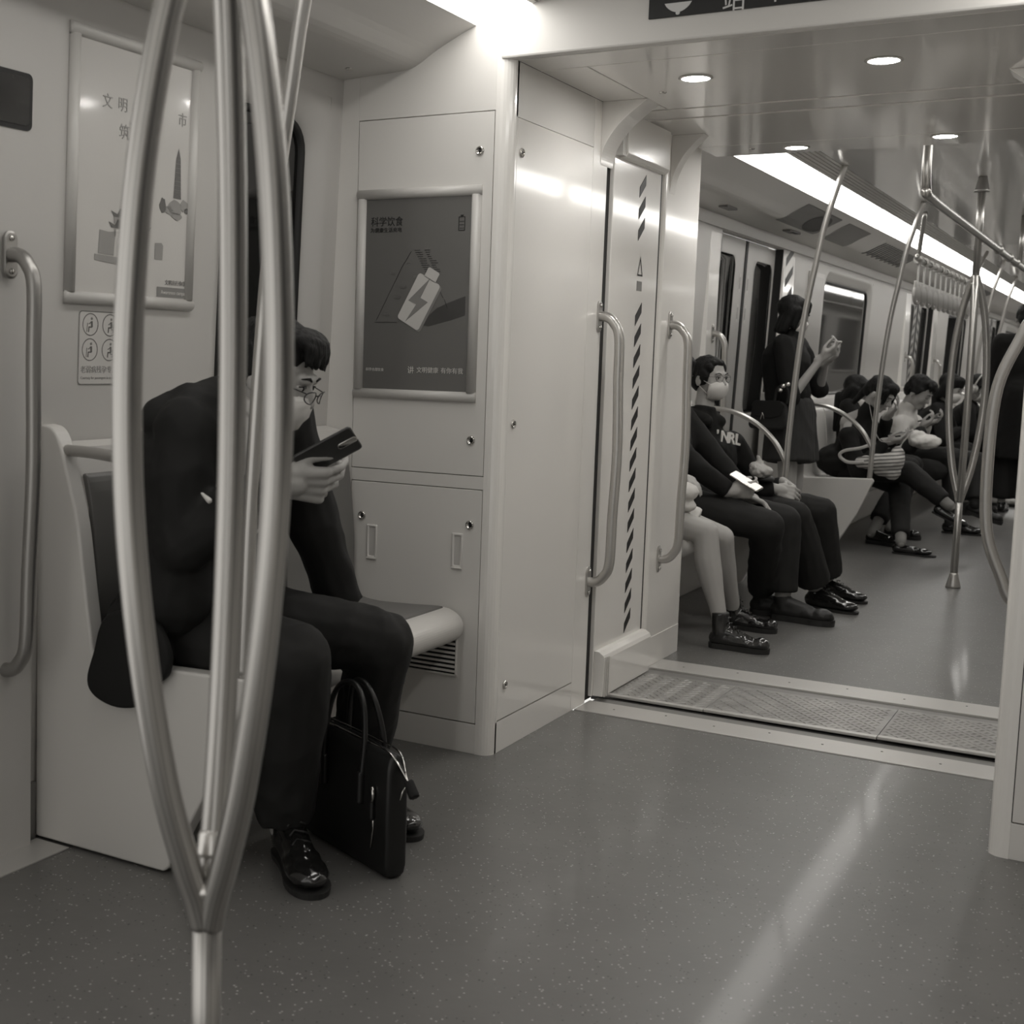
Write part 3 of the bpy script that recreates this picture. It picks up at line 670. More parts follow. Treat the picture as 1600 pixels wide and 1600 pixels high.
# ------------------------------------------------------------------ far car: left wall with doors and windows
D1 = (7.40, 8.78); D2 = (13.9, 15.35); D3 = (20.6, 22.0)
FW = [(10.13, 11.80), (16.6, 18.3), (23.0, 24.6)]
holes = [(a, b, 0, 1.915) for a, b in (D1, D2, D3)]+[(a-.085, b+.085, .93-.085, 1.79+.085) for a, b in FW]
wall_with_holes('wall_left', 5.2, YF1, 0, 1.995, holes, M['wall'])
for i, (a, b) in enumerate(FW): window('window_%d' % (i+2), a, b, .93, 1.79, .09, M['glass'], depth=.035)
wall_box('trim_3', 5.2, YF1, 1.918, 1.990, 0, .014, M['ceil'], None, .003)['kind'] = 'structure'
def side_door(name, y0, y1, gl0=.86, hazard=False):
    root = holder(name); c = (y0+y1)/2; d = -.05
    for s in (-1, 1):
        a, b = (y0+.004, c-.022) if s < 0 else (c+.022, y1-.004)
        ga, gb = (c-.64, c-.21) if s < 0 else (c+.21, c+.64)
        leaf = holder('door_leaf'); leaf.parent = root; del leaf['kind']
        bm = bmesh.new()
        ys, zs = [a, ga, gb, b], [.02, gl0, 1.81, 1.91]
        for i in range(3):
            for j in range(3):
                if i == 1 and j == 1: continue
                bbox(bm, d-.03, d, ys[i], ys[i+1], zs[j], zs[j+1], f=lambda x, y, z: (wallx(z)+x, y, z))
        bmesh.ops.remove_doubles(bm, verts=bm.verts, dist=1e-5); bmesh.ops.recalc_face_normals(bm, faces=bm.faces)
        obj('leaf_panel', bm, M['wall'], leaf)
        L = lambda g, r, dd: [wp(p, q, d+dd) for p, q in rrect(ga-g, gb+g, gl0-g, 1.81+g, r)]
        loops('window_corner_fill', [L(.004, .004, .0015), L(0, .075, .0015), L(-.006, .07, -.004)], M['wall'], leaf, fill=False)
        loops('window_pane', [L(-.001, .073, .0008), L(-.008, .068, -.003)], M['glass'], leaf)
        e = (c-.022, c-.002) if s < 0 else (c+.002, c+.022)
        box('edge_seal', *[0, 0], 0, 0, 0, 0, M['seal'], leaf) if 0 else box('edge_seal', d-.03, d+.006, e[0], e[1], .02, 1.91, M['seal'], leaf, f=lambda x, y, z: (wallx(z)+x, y, z))
        for k in range(2):   # small pictogram stickers beside the seal
            yy = c+s*.085
            box('sticker', d, d+.001, yy-.022, yy+.022, 1.60-k*.18, 1.71-k*.18, M['frame'], leaf, f=lambda x, y, z: (wallx(z)+x, y, z))
            box('sticker_mark', d+.001, d+.0016, yy-.012, yy+.012, 1.62-k*.18, 1.69-k*.18, M['ghost2'], leaf, f=lambda x, y, z: (wallx(z)+x, y, z))
        if hazard:
            bm = bmesh.new(); z = .9
            yy0, yy1 = (c-.19, c-.07) if s < 0 else (c+.07, c+.19)
            while z < 1.85:
                zz = [(yy0, z-(.05 if s < 0 else -.05)), (yy1, z), (yy1, z+.045), (yy0, z+.045-(.05 if s < 0 else -.05))]
                bm.faces.new([bm.verts.new(wp(p, q, d+.0022)) for p, q in zz]); z += .1
            o = obj('hazard_stripe', bm, M['black_print'], leaf); o['kind'] = 'stuff'
    box('door_jamb', -.09, 0, y0-.005, y0+.004, 0, 1.915, M['seal'], root, f=lambda x, y, z: (wallx(z)+x, y, z))
    box('door_jamb', -.09, 0, y1-.004, y1+.005, 0, 1.915, M['seal'], root, f=lambda x, y, z: (wallx(z)+x, y, z))
    box('door_back', -.14, -.10, y0, y1, 0, 1.93, M['seal'], root, f=lambda x, y, z: (wallx(z)+x, y, z))
side_door('door_1', *D1); side_door('door_2', *D2, hazard=True); side_door('door_3', *D3, hazard=True)
def door_pillar(name, y0, y1, hz=None):
    root = holder(name)
    prism('pillar_panel', [(wallx(1)+.001, y0), (wallx(1)+.032, y0+.03), (wallx(1)+.032, y1-.02), (wallx(1)+.001, y1)], 0, 1.917, 'xy', M['panel'], root, .004)
    if hz:
        bm = bmesh.new(); z = 1.0
        while z < 1.88:
            pts = [(hz[0], z), (hz[1], z+.10), (hz[1], z+.155), (hz[0], z+.055)]
            bm.faces.new([bm.verts.new((wallx(1)+.0335, p, q)) for p, q in pts]); z += .135
        o = obj('hazard_stripe', bm, M['black_print'], root); o['kind'] = 'stuff'
door_pillar('trim_4', 7.16, 7.395); door_pillar('trim_5', 8.785, 9.12, (8.86, 9.05)); door_pillar('trim_6', 13.55, 13.895); door_pillar('trim_7', 15.355, 15.7)
door_pillar('trim_8', 20.3, 20.59, (20.4, 20.55))
grab_rail('grab rail on the door pillar above the head of the woman in glasses', 0, wallx(1)+.032, 7.30, .45, 1.335, .085)
grab_rail('far grab rail left of the striped doors behind the phone readers', 0, wallx(1)+.032, 13.7, .45, 1.28, .085)
grab_rail('far grab rail right of the striped doors behind the phone readers', 0, wallx(1)+.032, 15.55, .45, 1.26, .085)
# small framed notice between door and window
fn = thing('wall_notice', 'narrow glossy notice frame between the doors and the large far window', 'sign', wp(9.75, 1.5))
wall_box('frame_edge', 9.52, 9.98, 1.22, 1.83, .001, .012, M['frame'], fn, .003); wall_box('sheet', 9.55, 9.95, 1.25, 1.80, .0125, .0135, M['ghost'], fn)
finish_thing(fn)
# cove fittings: speaker panel, access panel, slotted grilles
cove_pts = [(-1.985, 1.995), (-1.93, 2.005), (-1.86, 2.045), (-1.775, 2.085)]
def cove_z(x):
    for (a, b), (c, d) in zip(cove_pts, cove_pts[1:]):
        if a <= x <= c: return b+(d-b)*(x-a)/(c-a)
    return 2.0
def cove_patch(name, y0, y1, m, parent, sk=0, x0=-1.97, x1=-1.79, off=.004):
    xs = [x0+(x1-x0)*k/6 for k in range(7)]
    bm = bmesh.new(); A = [[bm.verts.new((x, y+sk*(x-x0)/(x1-x0), cove_z(x)-off-o_)) for x in xs] for y, o_ in ((y0, 0), (y1, 0))]
    B = [[bm.verts.new((v.co.x, v.co.y, v.co.z+off)) for v in r] for r in A]
    for a, b in ((A[0], A[1]), (B[1], B[0]), (A[1], B[1]), (B[0], A[0])):
        for k in range(6): bm.faces.new((a[k], a[k+1], b[k+1], b[k]))
    bmesh.ops.recalc_face_normals(bm, faces=bm.faces)
    return obj(name, bm, m, parent)
M['grille'] = mat('grille_grey', .20, .5)
sp = thing('ceiling_panel', 'dark grey speaker panel with a round mesh in the far ceiling cove', 'ceiling panel', (-1.88, 8.2, 2.04))
cove_patch('plate', 7.72, 8.62, M['grille'], sp)
bm = bmesh.new(); n = 24; L_ = [bm.verts.new((-1.88+.075*math.cos(2*PI*k/n), 8.35+.22*math.sin(2*PI*k/n), cove_z(-1.88+.075*math.cos(2*PI*k/n))-.008)) for k in range(n)]
bm.faces.new(L_); obj('speaker_mesh', bm, mat('speaker_mesh', .09, .7), sp); finish_thing(sp)
sp = thing('ceiling_panel', 'plain dark access panel in the far ceiling cove beside the speaker panel', 'ceiling panel', (-1.88, 9.2, 2.04))
cove_patch('plate', 8.85, 9.55, M['grille'], sp); finish_thing(sp)
def slot_grille(y0, y1, label, n):
    g = thing('ceiling_grille', label, 'grille', (-1.88, (y0+y1)/2, 2.04))
    cove_patch('backing', y0, y1, M['ceil'], g, off=.003)
    for k in range(n):
        a = y0+.05+(y1-y0-.1)*k/n; cove_patch('slot', a, a+(y1-y0)/n*.42, M['black_print'], g, .05, -1.96+.02*(k % 2), -1.80, .006)
    finish_thing(g)
slot_grille(10.1, 11.7, 'slotted air grille in the ceiling cove of the further carriage', 17)
slot_grille(15.8, 17.2, 'second slotted air grille, further along the ceiling cove', 12)
for (x, y, z, w) in ((-2.04, 8.35, 1.982, .05), (-2.03, 8.42, 1.982, .035), (-2.04, 7.0, 1.982, .05)):
    o = box('trim_9', x-w/2, x+w/2, y-.09, y+.09, z, z+.012, M['grille'], None, .003); o['kind'] = 'structure'
# end wall of the far car with its opening
ew = holder('wall_back')
box('end_panel', -2.3, -1.62, 24.95, 25.0, 0, 2.2, M['wall'], ew); box('end_panel', mx(-1.62), .36, 24.95, 25.0, 0, 2.2, M['wall'], ew); box('end_opening', -1.62, mx(-1.62), 25.3, 25.35, 0, 2.0, M['seal'], ew)
box('end_panel', -1.62, mx(-1.62), 24.95, 25.0, 2.0, 2.2, M['wall'], ew)

# ------------------------------------------------------------------ far seats
end_panel(6.95, 'white seat end panel with arched rail beside the shiny laced shoes', dx=-.02, group=None)
bench(5.2, 6.94, 'bench of the further carriage nearest to the gangway', dx=.02, shell='seat_light')
end_panel(8.60, 'white seat end panel with arched rail, in front of the woman with the striped bag', dx=.11, group=None)
bench(8.66, 13.4, 'long bench of the further carriage under the big window', dx=.10, shell='seat_light')
end_panel(13.42, 'seat end panel with arched rail behind the man in the pale jacket', dx=.10, group=None)
end_panel(15.75, 'farthest white seat end panel, between the legs of the far forked pole', dx=.0, group=None)
bench(15.8, 20.2, 'bench beyond the striped doors at the far end', shell='seat_light')

# ------------------------------------------------------------------ forked grab poles
def forked_pole(x, y, label, angs, r, zk=1.0, merge=(.475, 1.71), foot=True):
    t = thing('forked_pole', label, 'grab pole', (x, y, 0))
    tube('pole_shaft', [(x, y, 0), (x, y, .3), (x, y, merge[0]+.03)], r*1.02, M['steel'], t, 20)
    tube('pole_shaft', [(x, y, merge[1]-.03), (x, y, 1.95), (x, y, 2.172)], r*1.02, M['steel'], t, 20)
    a, b = merge; h = b-a
    prof = [(0, .004), (.03, .013), (.067, .028), (.15, .055), (.27, .080), (.393, .096), (.5, .101), (.607, .098), (.73, .086), (.85, .062), (.933, .035), (.97, .016), (1, .004)]
    for th in angs:
        dx, dy = math.cos(th), math.sin(th)
        pts = catmull([(x+dx*p*zk, y+dy*p*zk, a+h*q) for q, p in prof], 5)
        tube('pole_branch', pts, r, M['steel'], t, 20)
    if foot:
        lathe('foot_flange', [(0, 0), (r*2.1, 0), (r*2.0, .012), (r*1.25, .07), (r*1.15, .08), (0, .08)], M['rail_light'], t, (x, y, 0), 'z', 24)
        lathe('foot_flange', [(0, 0), (r*1.15, 0), (r*1.25, -.01), (r*2.0, -.068), (r*2.1, -.08), (0, -.08)], M['rail_grey'], t, (x, y, 2.172), 'z', 24)
    for z, s_ in ((a+.045, 1), (b-.045, -1)):
        lathe('weld_collar', [(0, -.004), (r*1.25, -.004), (r*1.3, .002), (r*1.05, .012), (0, .012)], M['bright_hw'], t, (x, y, z), 'z', 20)
    if foot and r < .018:      # bright weld where the rear branch meets the shaft
        th = angs[2]; q = [Vector((x+math.cos(th)*o*zk, y+math.sin(th)*o*zk, a+h*f)) for f, o in ((.060, .025), (.085, .035))]
        tube('weld_ring', [q[0], q[0].lerp(q[1], .15), q[1].lerp(q[0], .15), q[1]], [r*1.05, r*1.14, r*1.14, r*1.05], M['bright_hw'], t, 18)
    finish_thing(t); return t
A0 = math.atan2(.616, .787)     # direction "right" as seen from the camera
def pa(deg): return A0+math.radians(deg)
fp = forked_pole(-.95, 1.222, 'large three-branched steel pole in front of the suited man', [pa(-164), pa(-44), pa(76)], .0176)
forked_pole(-.887, 7.613, 'slim three-branched steel pole standing in the aisle of the further carriage', [pa(0), pa(118), pa(-118)], .0185, merge=(.47, 1.66))
# ceiling handrail
hr = thing('ceiling_handrail', 'steel handrail hanging below the ceiling along the further carriage', 'handrail', (-.86, 12, 1.86))
tube('rail', catmull([(-.86, 5.62, 2.175), (-.86, 5.62, 2.05), (-.86, 5.62, 1.93), (-.86, 5.66, 1.875), (-.86, 5.76, 1.855), (-.86, 7, 1.852), (-.86, 12, 1.852), (-.86, 22, 1.852)], 6), .0185, M['steel'], hr, 14)
lathe('rail_socket', [(0, 0), (.024, 0), (.024, -.035), (.019, -.04), (0, -.04)], M['rail_light'], hr, (-.86, 5.62, 2.174), 'z', 18)
for y in (9.6, 12.2, 15, 18): tube('rail_support', [(-.86, y, 1.852), (-.86, y, 2.175)], .012, M['steel'], hr, 10)
for y in (8.3, 8.9, 9.3, 10.4, 11.2): lathe('rail_clamp', [(0, 0), (.026, 0), (.026, .05), (0, .05)], M['rail_light'], hr, (-.86, y, 1.852), 'y', 12)
finish_thing(hr)
# bar of strap handles
sb = thing('strap_bar', 'short ceiling bar carrying the row of pale strap handles', 'handrail', (-1.4, 10.5, 1.86))
tube('bar', catmull([(-1.33, 8.75, 2.12), (-1.38, 8.95, 1.90), (-1.40, 9.08, 1.862), (-1.40, 10.5, 1.858), (-1.40, 11.55, 1.862), (-1.38, 11.70, 1.90), (-1.33, 12.05, 2.14)], 5), .014, M['rail_light'], sb, 10)
finish_thing(sb)
M['strap'] = mat('pale_strap_plastic', .52, .45)
ORD = ('first (nearest)', 'second', 'third', 'fourth', 'fifth', 'sixth', 'seventh', 'eighth', 'ninth', 'tenth', 'last (farthest)')
def strap(y, k):
    t = thing('hanging_strap', ORD[k]+' pale hanging strap counted along its ceiling bar', 'strap', (-1.40, y, 1.858), 'row of strap handles')
    lathe('clip', [(.017, -.035), (.030, -.035), (.030, .035), (.017, .035), (.017, -.035)], M['strap'], t, (-1.40, y, 1.86), 'y', 12)
    box('strap', -1.404, -1.396, y-.018, y+.018, 1.72, 1.845, M['strap'], t, .002)
    box('advert_tab', -1.408, -1.392, y-.105, y+.105, 1.605, 1.725, M['strap'], t, .008)
    rg = [(y+.112*math.cos(a), 1.645+.060*math.sin(a)) for a in [2*PI*k/18 for k in range(18)]]
    tube('handle', [(-1.40, a, b) for a, b in rg], .011, M['strap'], t, 8, closed=True)
    finish_thing(t)
for k in range(11): strap(9.10+k*.25, k)
# ------------------------------------------------------------------ people: tapered forms fused into one surface
V = Vector
def cap_geo(bm, p, q, r1, r2, seg=12, flat=(False, False)):
    """tapered limb with round (or flat) ends"""
    p, q = V(p), V(q); d = q-p; L = d.length
    if L < 1e-6: return
    t = d/L; ref = V((0, 0, 1)) if abs(t.z) < .9 else V((1, 0, 0)); u = t.cross(ref).normalized(); v = t.cross(u)
    st = []
    if flat[0]: st.append((0, r1))
    else: st += [(-r1*math.cos(a), r1*math.sin(a)) for a in (.25, .7, 1.15)]+[(0, r1)]
    if flat[1]: st.append((L, r2))
    else: st += [(L, r2)]+[(L+r2*math.cos(a), r2*math.sin(a)) for a in (1.15, .7, .25)]
    rings = [[bm.verts.new(p+t*h+(u*math.cos(2*PI*k/seg)+v*math.sin(2*PI*k/seg))*r) for k in range(seg)] for h, r in st]
    for a, b in zip(rings, rings[1:]):
        for k in range(seg): bm.faces.new((a[k], a[(k+1) % seg], b[(k+1) % seg], b[k]))
    bm.faces.new(rings[0][::-1]); bm.faces.new(rings[-1])
def ell_geo(bm, c, r, rot=None, sub=2):
    g = bmesh.ops.create_icosphere(bm, subdivisions=sub, radius=1)
    for v in g['verts']:
        q = V((v.co.x*r[0], v.co.y*r[1], v.co.z*r[2])); v.co = (rot @ q if rot else q)+V(c)
def fuse(name, prims, vox, m, parent, smooth=4, clipz=None, fold=None, flatten=None, seed=0):
    """prims: ('c', p, q, r1, r2[, flat]) or ('e', c, r[, rot]) -> one voxel-fused smooth mesh"""
    bm = bmesh.new()
    for P in prims:
        if P[0] == 'c': cap_geo(bm, *P[1:5], flat=P[5] if len(P) > 5 else (False, False))
        else: ell_geo(bm, *P[1:])
    bmesh.ops.recalc_face_normals(bm, faces=bm.faces)
    me = bpy.data.meshes.new(name); bm.to_mesh(me); bm.free()
    o = bpy.data.objects.new(name, me); C.objects.link(o)
    md = o.modifiers.new('r', 'REMESH'); md.mode = 'VOXEL'; md.voxel_size = vox; md.adaptivity = 0
    if smooth: s = o.modifiers.new('s', 'SMOOTH'); s.iterations = smooth; s.factor = .5
    dg = bpy.context.evaluated_depsgraph_get(); me2 = bpy.data.meshes.new_from_object(o.evaluated_get(dg))
    bpy.data.objects.remove(o); bpy.data.meshes.remove(me)
    if fold:                 # (amplitude, frequency, stretch vector)
        amp, fr, stv = fold
        nr = [v.normal.copy() for v in me2.vertices]
        for v, n in zip(me2.vertices, nr):
            q = V((v.co.x*stv[0], v.co.y*stv[1], v.co.z*stv[2]))*fr+V((seed*3.1, seed, 0))
            w = 1-2*abs(noise.noise(q+V((noise.noise(q*.5)*1.2,)*3))); w2 = 1-2*abs(noise.noise(q*2.3+V((7, 3, 1)))); v.co += n*amp*((w-.45)*1.25+(w2-.45)*.45)
    if clipz is not None:
        for v in me2.vertices:
            if v.co.z < clipz: v.co.z = clipz
    me2.materials.clear(); me2.materials.append(m)
    for p in me2.polygons: p.use_smooth = True
    me2.name = name
    o = bpy.data.objects.new(name, me2); C.objects.link(o)
    if parent: o.parent = parent
    return o
def frame_of(f, up=(0, 0, 1)):
    f = V(f).normalized(); r = f.cross(V(up)).normalized(); u = r.cross(f); return Matrix((r, f, u)).transposed()
M['skin'] = mat('skin', .36, .5, bump=(240, .1, .0006), spec=.4)
M['skin_dark'] = mat('skin_shaded_tone', .27, .5, spec=.4)
M['lip'] = mat('lip', .16, .45)
M['hair'] = mat('black_hair', .007, .62, bump=(190, 1.0, .004, (1, 1, .12)), spec=.25)
M['mask'] = mat('surgical_mask', .66, .7, bump=(70, .25, .0015, (.2, .2, 1.4)))
M['eye_white'] = mat('eye_white', .45, .2); M['iris'] = mat('iris', .01, .1)
M['suit'] = mat('dark_suit_wool', .011, .75, bump=(420, .2, .0004), spec=.3)
M['trouser'] = mat('dark_trouser_wool', .016, .78, bump=(420, .2, .0004), spec=.3)
M['denim'] = mat('black_denim', .020, .8, bump=(380, .25, .0005), spec=.25)
M['hood'] = mat('black_fleece', .013, .85, bump=(200, .25, .0008), spec=.2)
M['sock_grey'] = mat('grey_sock', .22, .85); M['shirt'] = mat('white_shirt', .62, .7)
M['shoe'] = mat('polished_black_leather', .010, .16, coat=.7, bump=(40, .12, .002))
M['shoe_matt'] = mat('matt_black_shoe', .013, .5, bump=(60, .2, .001))
M['sole'] = mat('shoe_sole', .02, .6)
M['leather'] = mat('black_bag_leather', .009, .42, bump=(300, .2, .0005))
M['tights'] = mat('pale_tights', .38, .6)
M['phone'] = mat('dark_phone', .02, .3, coat=.3); M['lens'] = mat('spectacle_lens', .8, .02, alpha=.12)
M['frame_dark'] = mat('spectacle_frame', .01, .3)

def head_prims(c, R, s=1.0):
    T = lambda x, y, z: V(c)+R @ (V((x, y, z))*s)
    E = lambda x, y, z, a, b, d: ('e', T(x, y, z), (a*s, b*s, d*s), R)
    P = [E(0, -.012, .030, .076, .094, .084), E(0, .030, -.018, .064, .062, .088), E(0, .022, -.06, .054, .055, .045), E(0, .056, -.094, .028, .028, .022),
         E(.034, .052, -.035, .029, .027, .026), E(-.034, .052, -.035, .029, .027, .026),
         ('c', T(-.032, .078, .018), T(.032, .078, .018), .0125*s, .0125*s), ('c', T(0, .084, .006), T(0, .101, -.030), .0075*s, .0125*s),
         E(.012, .092, -.034, .008, .008, .007), E(-.012, .092, -.034, .008, .008, .007), E(0, .084, -.062, .022, .012, .008), E(0, .081, -.073, .018, .012, .008),
         E(.078, -.008, -.018, .009, .020, .031), E(-.078, -.008, -.018, .009, .020, .031)]
    return P, T
def face_parts(c, R, root, s=1.0, mask=True, eyes=True, vox=.004, brow=True, closed=False):
    T = lambda x, y, z: V(c)+R @ (V((x, y, z))*s)
    if eyes:
        for k in (-1, 1):
            if closed: tube('eyelid', [T(k*.018, .0865, -.003), T(k*.031, .0885, -.007), T(k*.046, .079, -.004)], .0016*s, M['iris'], root, 6)
            else:
                e = ball('eye', T(k*.031, .0765, -.001), (.014*s, .010*s, .0062*s), M['eye_white'], root, 2, R)
                ball('iris', T(k*.0315, .0845, -.001), (.0056*s, .003*s, .0056*s), M['iris'], e, 2, R)
                tube('eyelid', [T(k*.016, .085, .001), T(k*.031, .0885, .0062), T(k*.047, .078, .002)], .0014*s, M['iris'], root, 6)
    if brow:
        for k in (-1, 1): tube('eyebrow', [T(k*.016, .0905, .020), T(k*.032, .0905, .026), T(k*.050, .078, .020)], [.0026*s, .003*s, .0014*s], M['hair'], root, 6, flat=1)
    if not mask: 
        ball('mouth', T(0, .0925, -.067), (.021*s, .007*s, .005*s), M['lip'], root, 2, R); return
    # pleated mask: a shell wrapped from under the eyes to the chin
    rows = [(-.018, .098, .040, .020), (-.030, .1095, .052, .028), (-.046, .1085, .058, .034), (-.060, .105, .060, .036), (-.076, .101, .058, .036), (-.093, .094, .052, .036), (-.110, .078, .042, .034), (-.119, .060, .028, .03)]
    bm = bmesh.new(); g = []
    for i, (z, y, w, back) in enumerate(rows):
        row = []
        for k in range(13):
            a = (k/12-.5)*2; x = w*math.sin(a*1.45)/math.sin(1.45)*1.16; yy = y-(1-math.cos(a*1.35))*.072
            if i in (3, 5): yy += .004
            row.append(bm.verts.new(T(x, yy, z)))
        g.append(row)
    for a, b in zip(g, g[1:]):
        for k in range(12): bm.faces.new((a[k], a[k+1], b[k+1], b[k]))
    bmesh.ops.recalc_face_normals(bm, faces=bm.faces)
    o = obj('face_mask', bm, M['mask'], root, True)
    md = o.modifiers.new('t', 'SOLIDIFY'); md.thickness = .002
    for k in (-1, 1):
        tube('ear_loop', [T(k*.060, .062, -.035), T(k*.075, .03, -.018), T(k*.084, .0, .005), T(k*.084, -.022, -.02), T(k*.078, .0, -.045), T(k*.062, .045, -.085)], .0013*s, M['mask'], o, 6)
def glasses(c, R, root, s=1.0, drop=0, out=0, hh=.019, m='frame_dark', r=.0012, lens=True):
    T = lambda x, y, z: V(c)+R @ (V((x, y+out, z+drop))*s)
    o = None
    for k in (-1, 1):
        ring = [T(k*(.033+.024*math.cos(a)), .104-.010*abs(math.cos(a))*(1 if math.cos(a)*1 > 0 else .2), -.006+hh*math.sin(a)) for a in [2*PI*j/20 for j in range(20)]]
        o2 = tube('glasses', ring, r, M[m], root if o is None else o, 6, closed=True)
        if o is None: o = o2
        if lens:
            bm = bmesh.new(); bm.faces.new([bm.verts.new(p) for p in ring]); obj('lens', bm, M['lens'], o)
        tube('temple_arm', [T(k*.057, .095, .002), T(k*.074, .06, .002), T(k*.084, -.005, -.002), T(k*.082, -.02, -.018)], r, M[m], o, 6)
    tube('bridge', [T(-.010, .104, -.001), T(0, .108, .002), T(.010, .104, -.001)], r, M[m], o, 6)
    return o
def hand_prims(w, d, n, curl=(.5, .5, .5, .5), thumb=(.5, .4), side=1, s=1.0, r=.0082):
    """w wrist, d hand direction, n palm-facing normal, side: +1 thumb towards d x n"""
    w, d = V(w), V(d).normalized(); n = (V(n)-d*V(n).dot(d)).normalized(); t = d.cross(n)*side
    P = [('c', w-d*.02*s, w+d*.03*s, .026*s, .027*s)]
    for k in range(4): P.append(('c', w+d*.02*s+t*(.022-.0145*k)*s, w+d*.088*s+t*(.0315-.021*k)*s, .0145*s, .0118*s))
    P.append(('e', w+d*.04*s+t*.026*s+n*.008*s, (.021*s, .021*s, .021*s)))
    LL = ((.040, .025, .021), (.044, .028, .022), (.041, .026, .021), (.032, .020, .018))
    for k in range(4):
        p = w+d*(.090-(.004 if k == 0 else 0)-(.010 if k == 3 else 0))*s+t*(.0315-.021*k)*s
        a = curl[k] if not isinstance(curl, (int, float)) else curl; ang = .12; dirv = (d+t*(.06-.04*k)).normalized()
        for j, L in enumerate(LL[k]):
            ang += a*(.75, 1.0, .7)[j]; v = dirv*math.cos(ang)+n*math.sin(ang); q = p+v*L*s
            P.append(('c', p, q, (r-.0006*j)*s, (r-.0006*(j+1))*s)); p = q
    p = w+d*.022*s+t*.026*s+n*.006*s; v = (d*(.75)+t*(.75-thumb[0]*.5)+n*thumb[0]).normalized()
    q = p+v*.040*s; P.append(('c', p, q, .0135*s, .0105*s)); v2 = (d*1+t*(.25-thumb[1]*.6)+n*thumb[1]*.8).normalized()
    q2 = q+v2*.032*s; P.append(('c', q, q2, .0102*s, .0092*s)); P.append(('c', q2, q2+(v2+d*.2).normalized()*.022*s, .0092*s, .0078*s))
    return P
def ik(a, b, l1, l2, pole):
    a, b = V(a), V(b); d = b-a; L = min(d.length, (l1+l2)*.999); t = d.normalized()
    x = (l1*l1-l2*l2+L*L)/(2*L); h = math.sqrt(max(l1*l1-x*x, 0)); p = V(pole); p = (p-t*p.dot(t)).normalized(); return a+t*x+p*h
def shoe(root, heel, d, kind='dress', s=1.0, vox=.005, m=None, tilt=0, laces=True, z0=None):
    """heel: point under the heel on the floor; d: toe direction (may point up or down)"""
    d = V(d).normalized(); R = frame_of(d) if abs(d.z) < .95 else frame_of(d, (1, 0, 0)); h = V(heel)
    T = lambda x, y, z: h+R @ (V((x, y, z))*s)
    E = lambda x, y, z, a, b, c_: ('e', T(x, y, z), (a*s, b*s, c_*s), R)
    m = m or M['shoe']
    up = [E(0, .040, .045, .034, .040, .040), ('c', T(0, .05, .045), T(0, .15, .038), .034*s, .037*s), E(.002, .205, .034, .045, .070, .026), E(.002, .17, .040, .042, .06, .030), ('c', T(0, .075, .075), T(0, .165, .050), .031*s, .028*s)]
    if kind == 'boot': up += [('c', T(0, .055, .06), T(0, .048, .165), .038*s, .040*s, (False, True)), E(.002, .235, .040, .044, .040, .032)]
    elif kind == 'sneaker': up += [('c', T(0, .055, .06), T(0, .048, .105), .036*s, .038*s, (False, True)), E(.002, .22, .040, .046, .050, .032)]
    elif kind == 'loafer': up = [E(0, .035, .035, .031, .036, .032), ('c', T(.0, .04, .032), T(0, .14, .028), .028*s, .030*s), E(0, .19, .028, .040, .062, .022)]
    else: up += [('c', T(0, .055, .055), T(0, .050, .088), .034*s, .036*s, (False, True))]
    o = fuse('shoe', up, vox*s, m, root, 3)
    out = [(-.026, .012), (-.034, .04), (-.033, .09), (-.036, .14), (-.045, .19), (-.044, .23), (-.030, .262), (-.004, .277), (.026, .268), (.044, .235), (.047, .19), (.038, .14), (.033, .09), (.034, .04), (.026, .012), (0, .0)]
    th = {'boot': .024, 'sneaker': .026, 'loafer': .010}.get(kind, .013)
    bm = bmesh.new(); pr = [p for p in catmull([(a, b, 0) for a, b in out], 3, True)]
    A = [bm.verts.new(T(p.x*.93, p.y*.975+.003, 0)) for p in pr]; B = [bm.verts.new(T(p.x*.97, p.y*.985+.002, th)) for p in pr]
    bm.faces.new(A[::-1]); bm.faces.new(B)
    for k in range(len(A)): bm.faces.new((A[k], A[(k+1) % len(A)], B[(k+1) % len(A)], B[k]))
    bmesh.ops.recalc_face_normals(bm, faces=bm.faces)
    obj('sole', bm, M['sole'], o)
    if laces:
        for k in range(5 if kind == 'boot' else 4):
            y = .155-.020*k; zz = .072+.0125*k*(1 if k < 4 else 1); w = .020
            if kind == 'boot' and k > 2: y = .095-(k-3)*.006; zz = .112+(k-3)*.024
            tube('lace', [T(-w, y, zz), T(-w*.4, y+.006, zz+.007), T(w*.4, y-.004, zz+.008), T(w, y+.004, zz)], .0022*s, M['sole'] if kind != 'boot' else M['shoe'], o, 6)
    return o
def spec(**k): return k
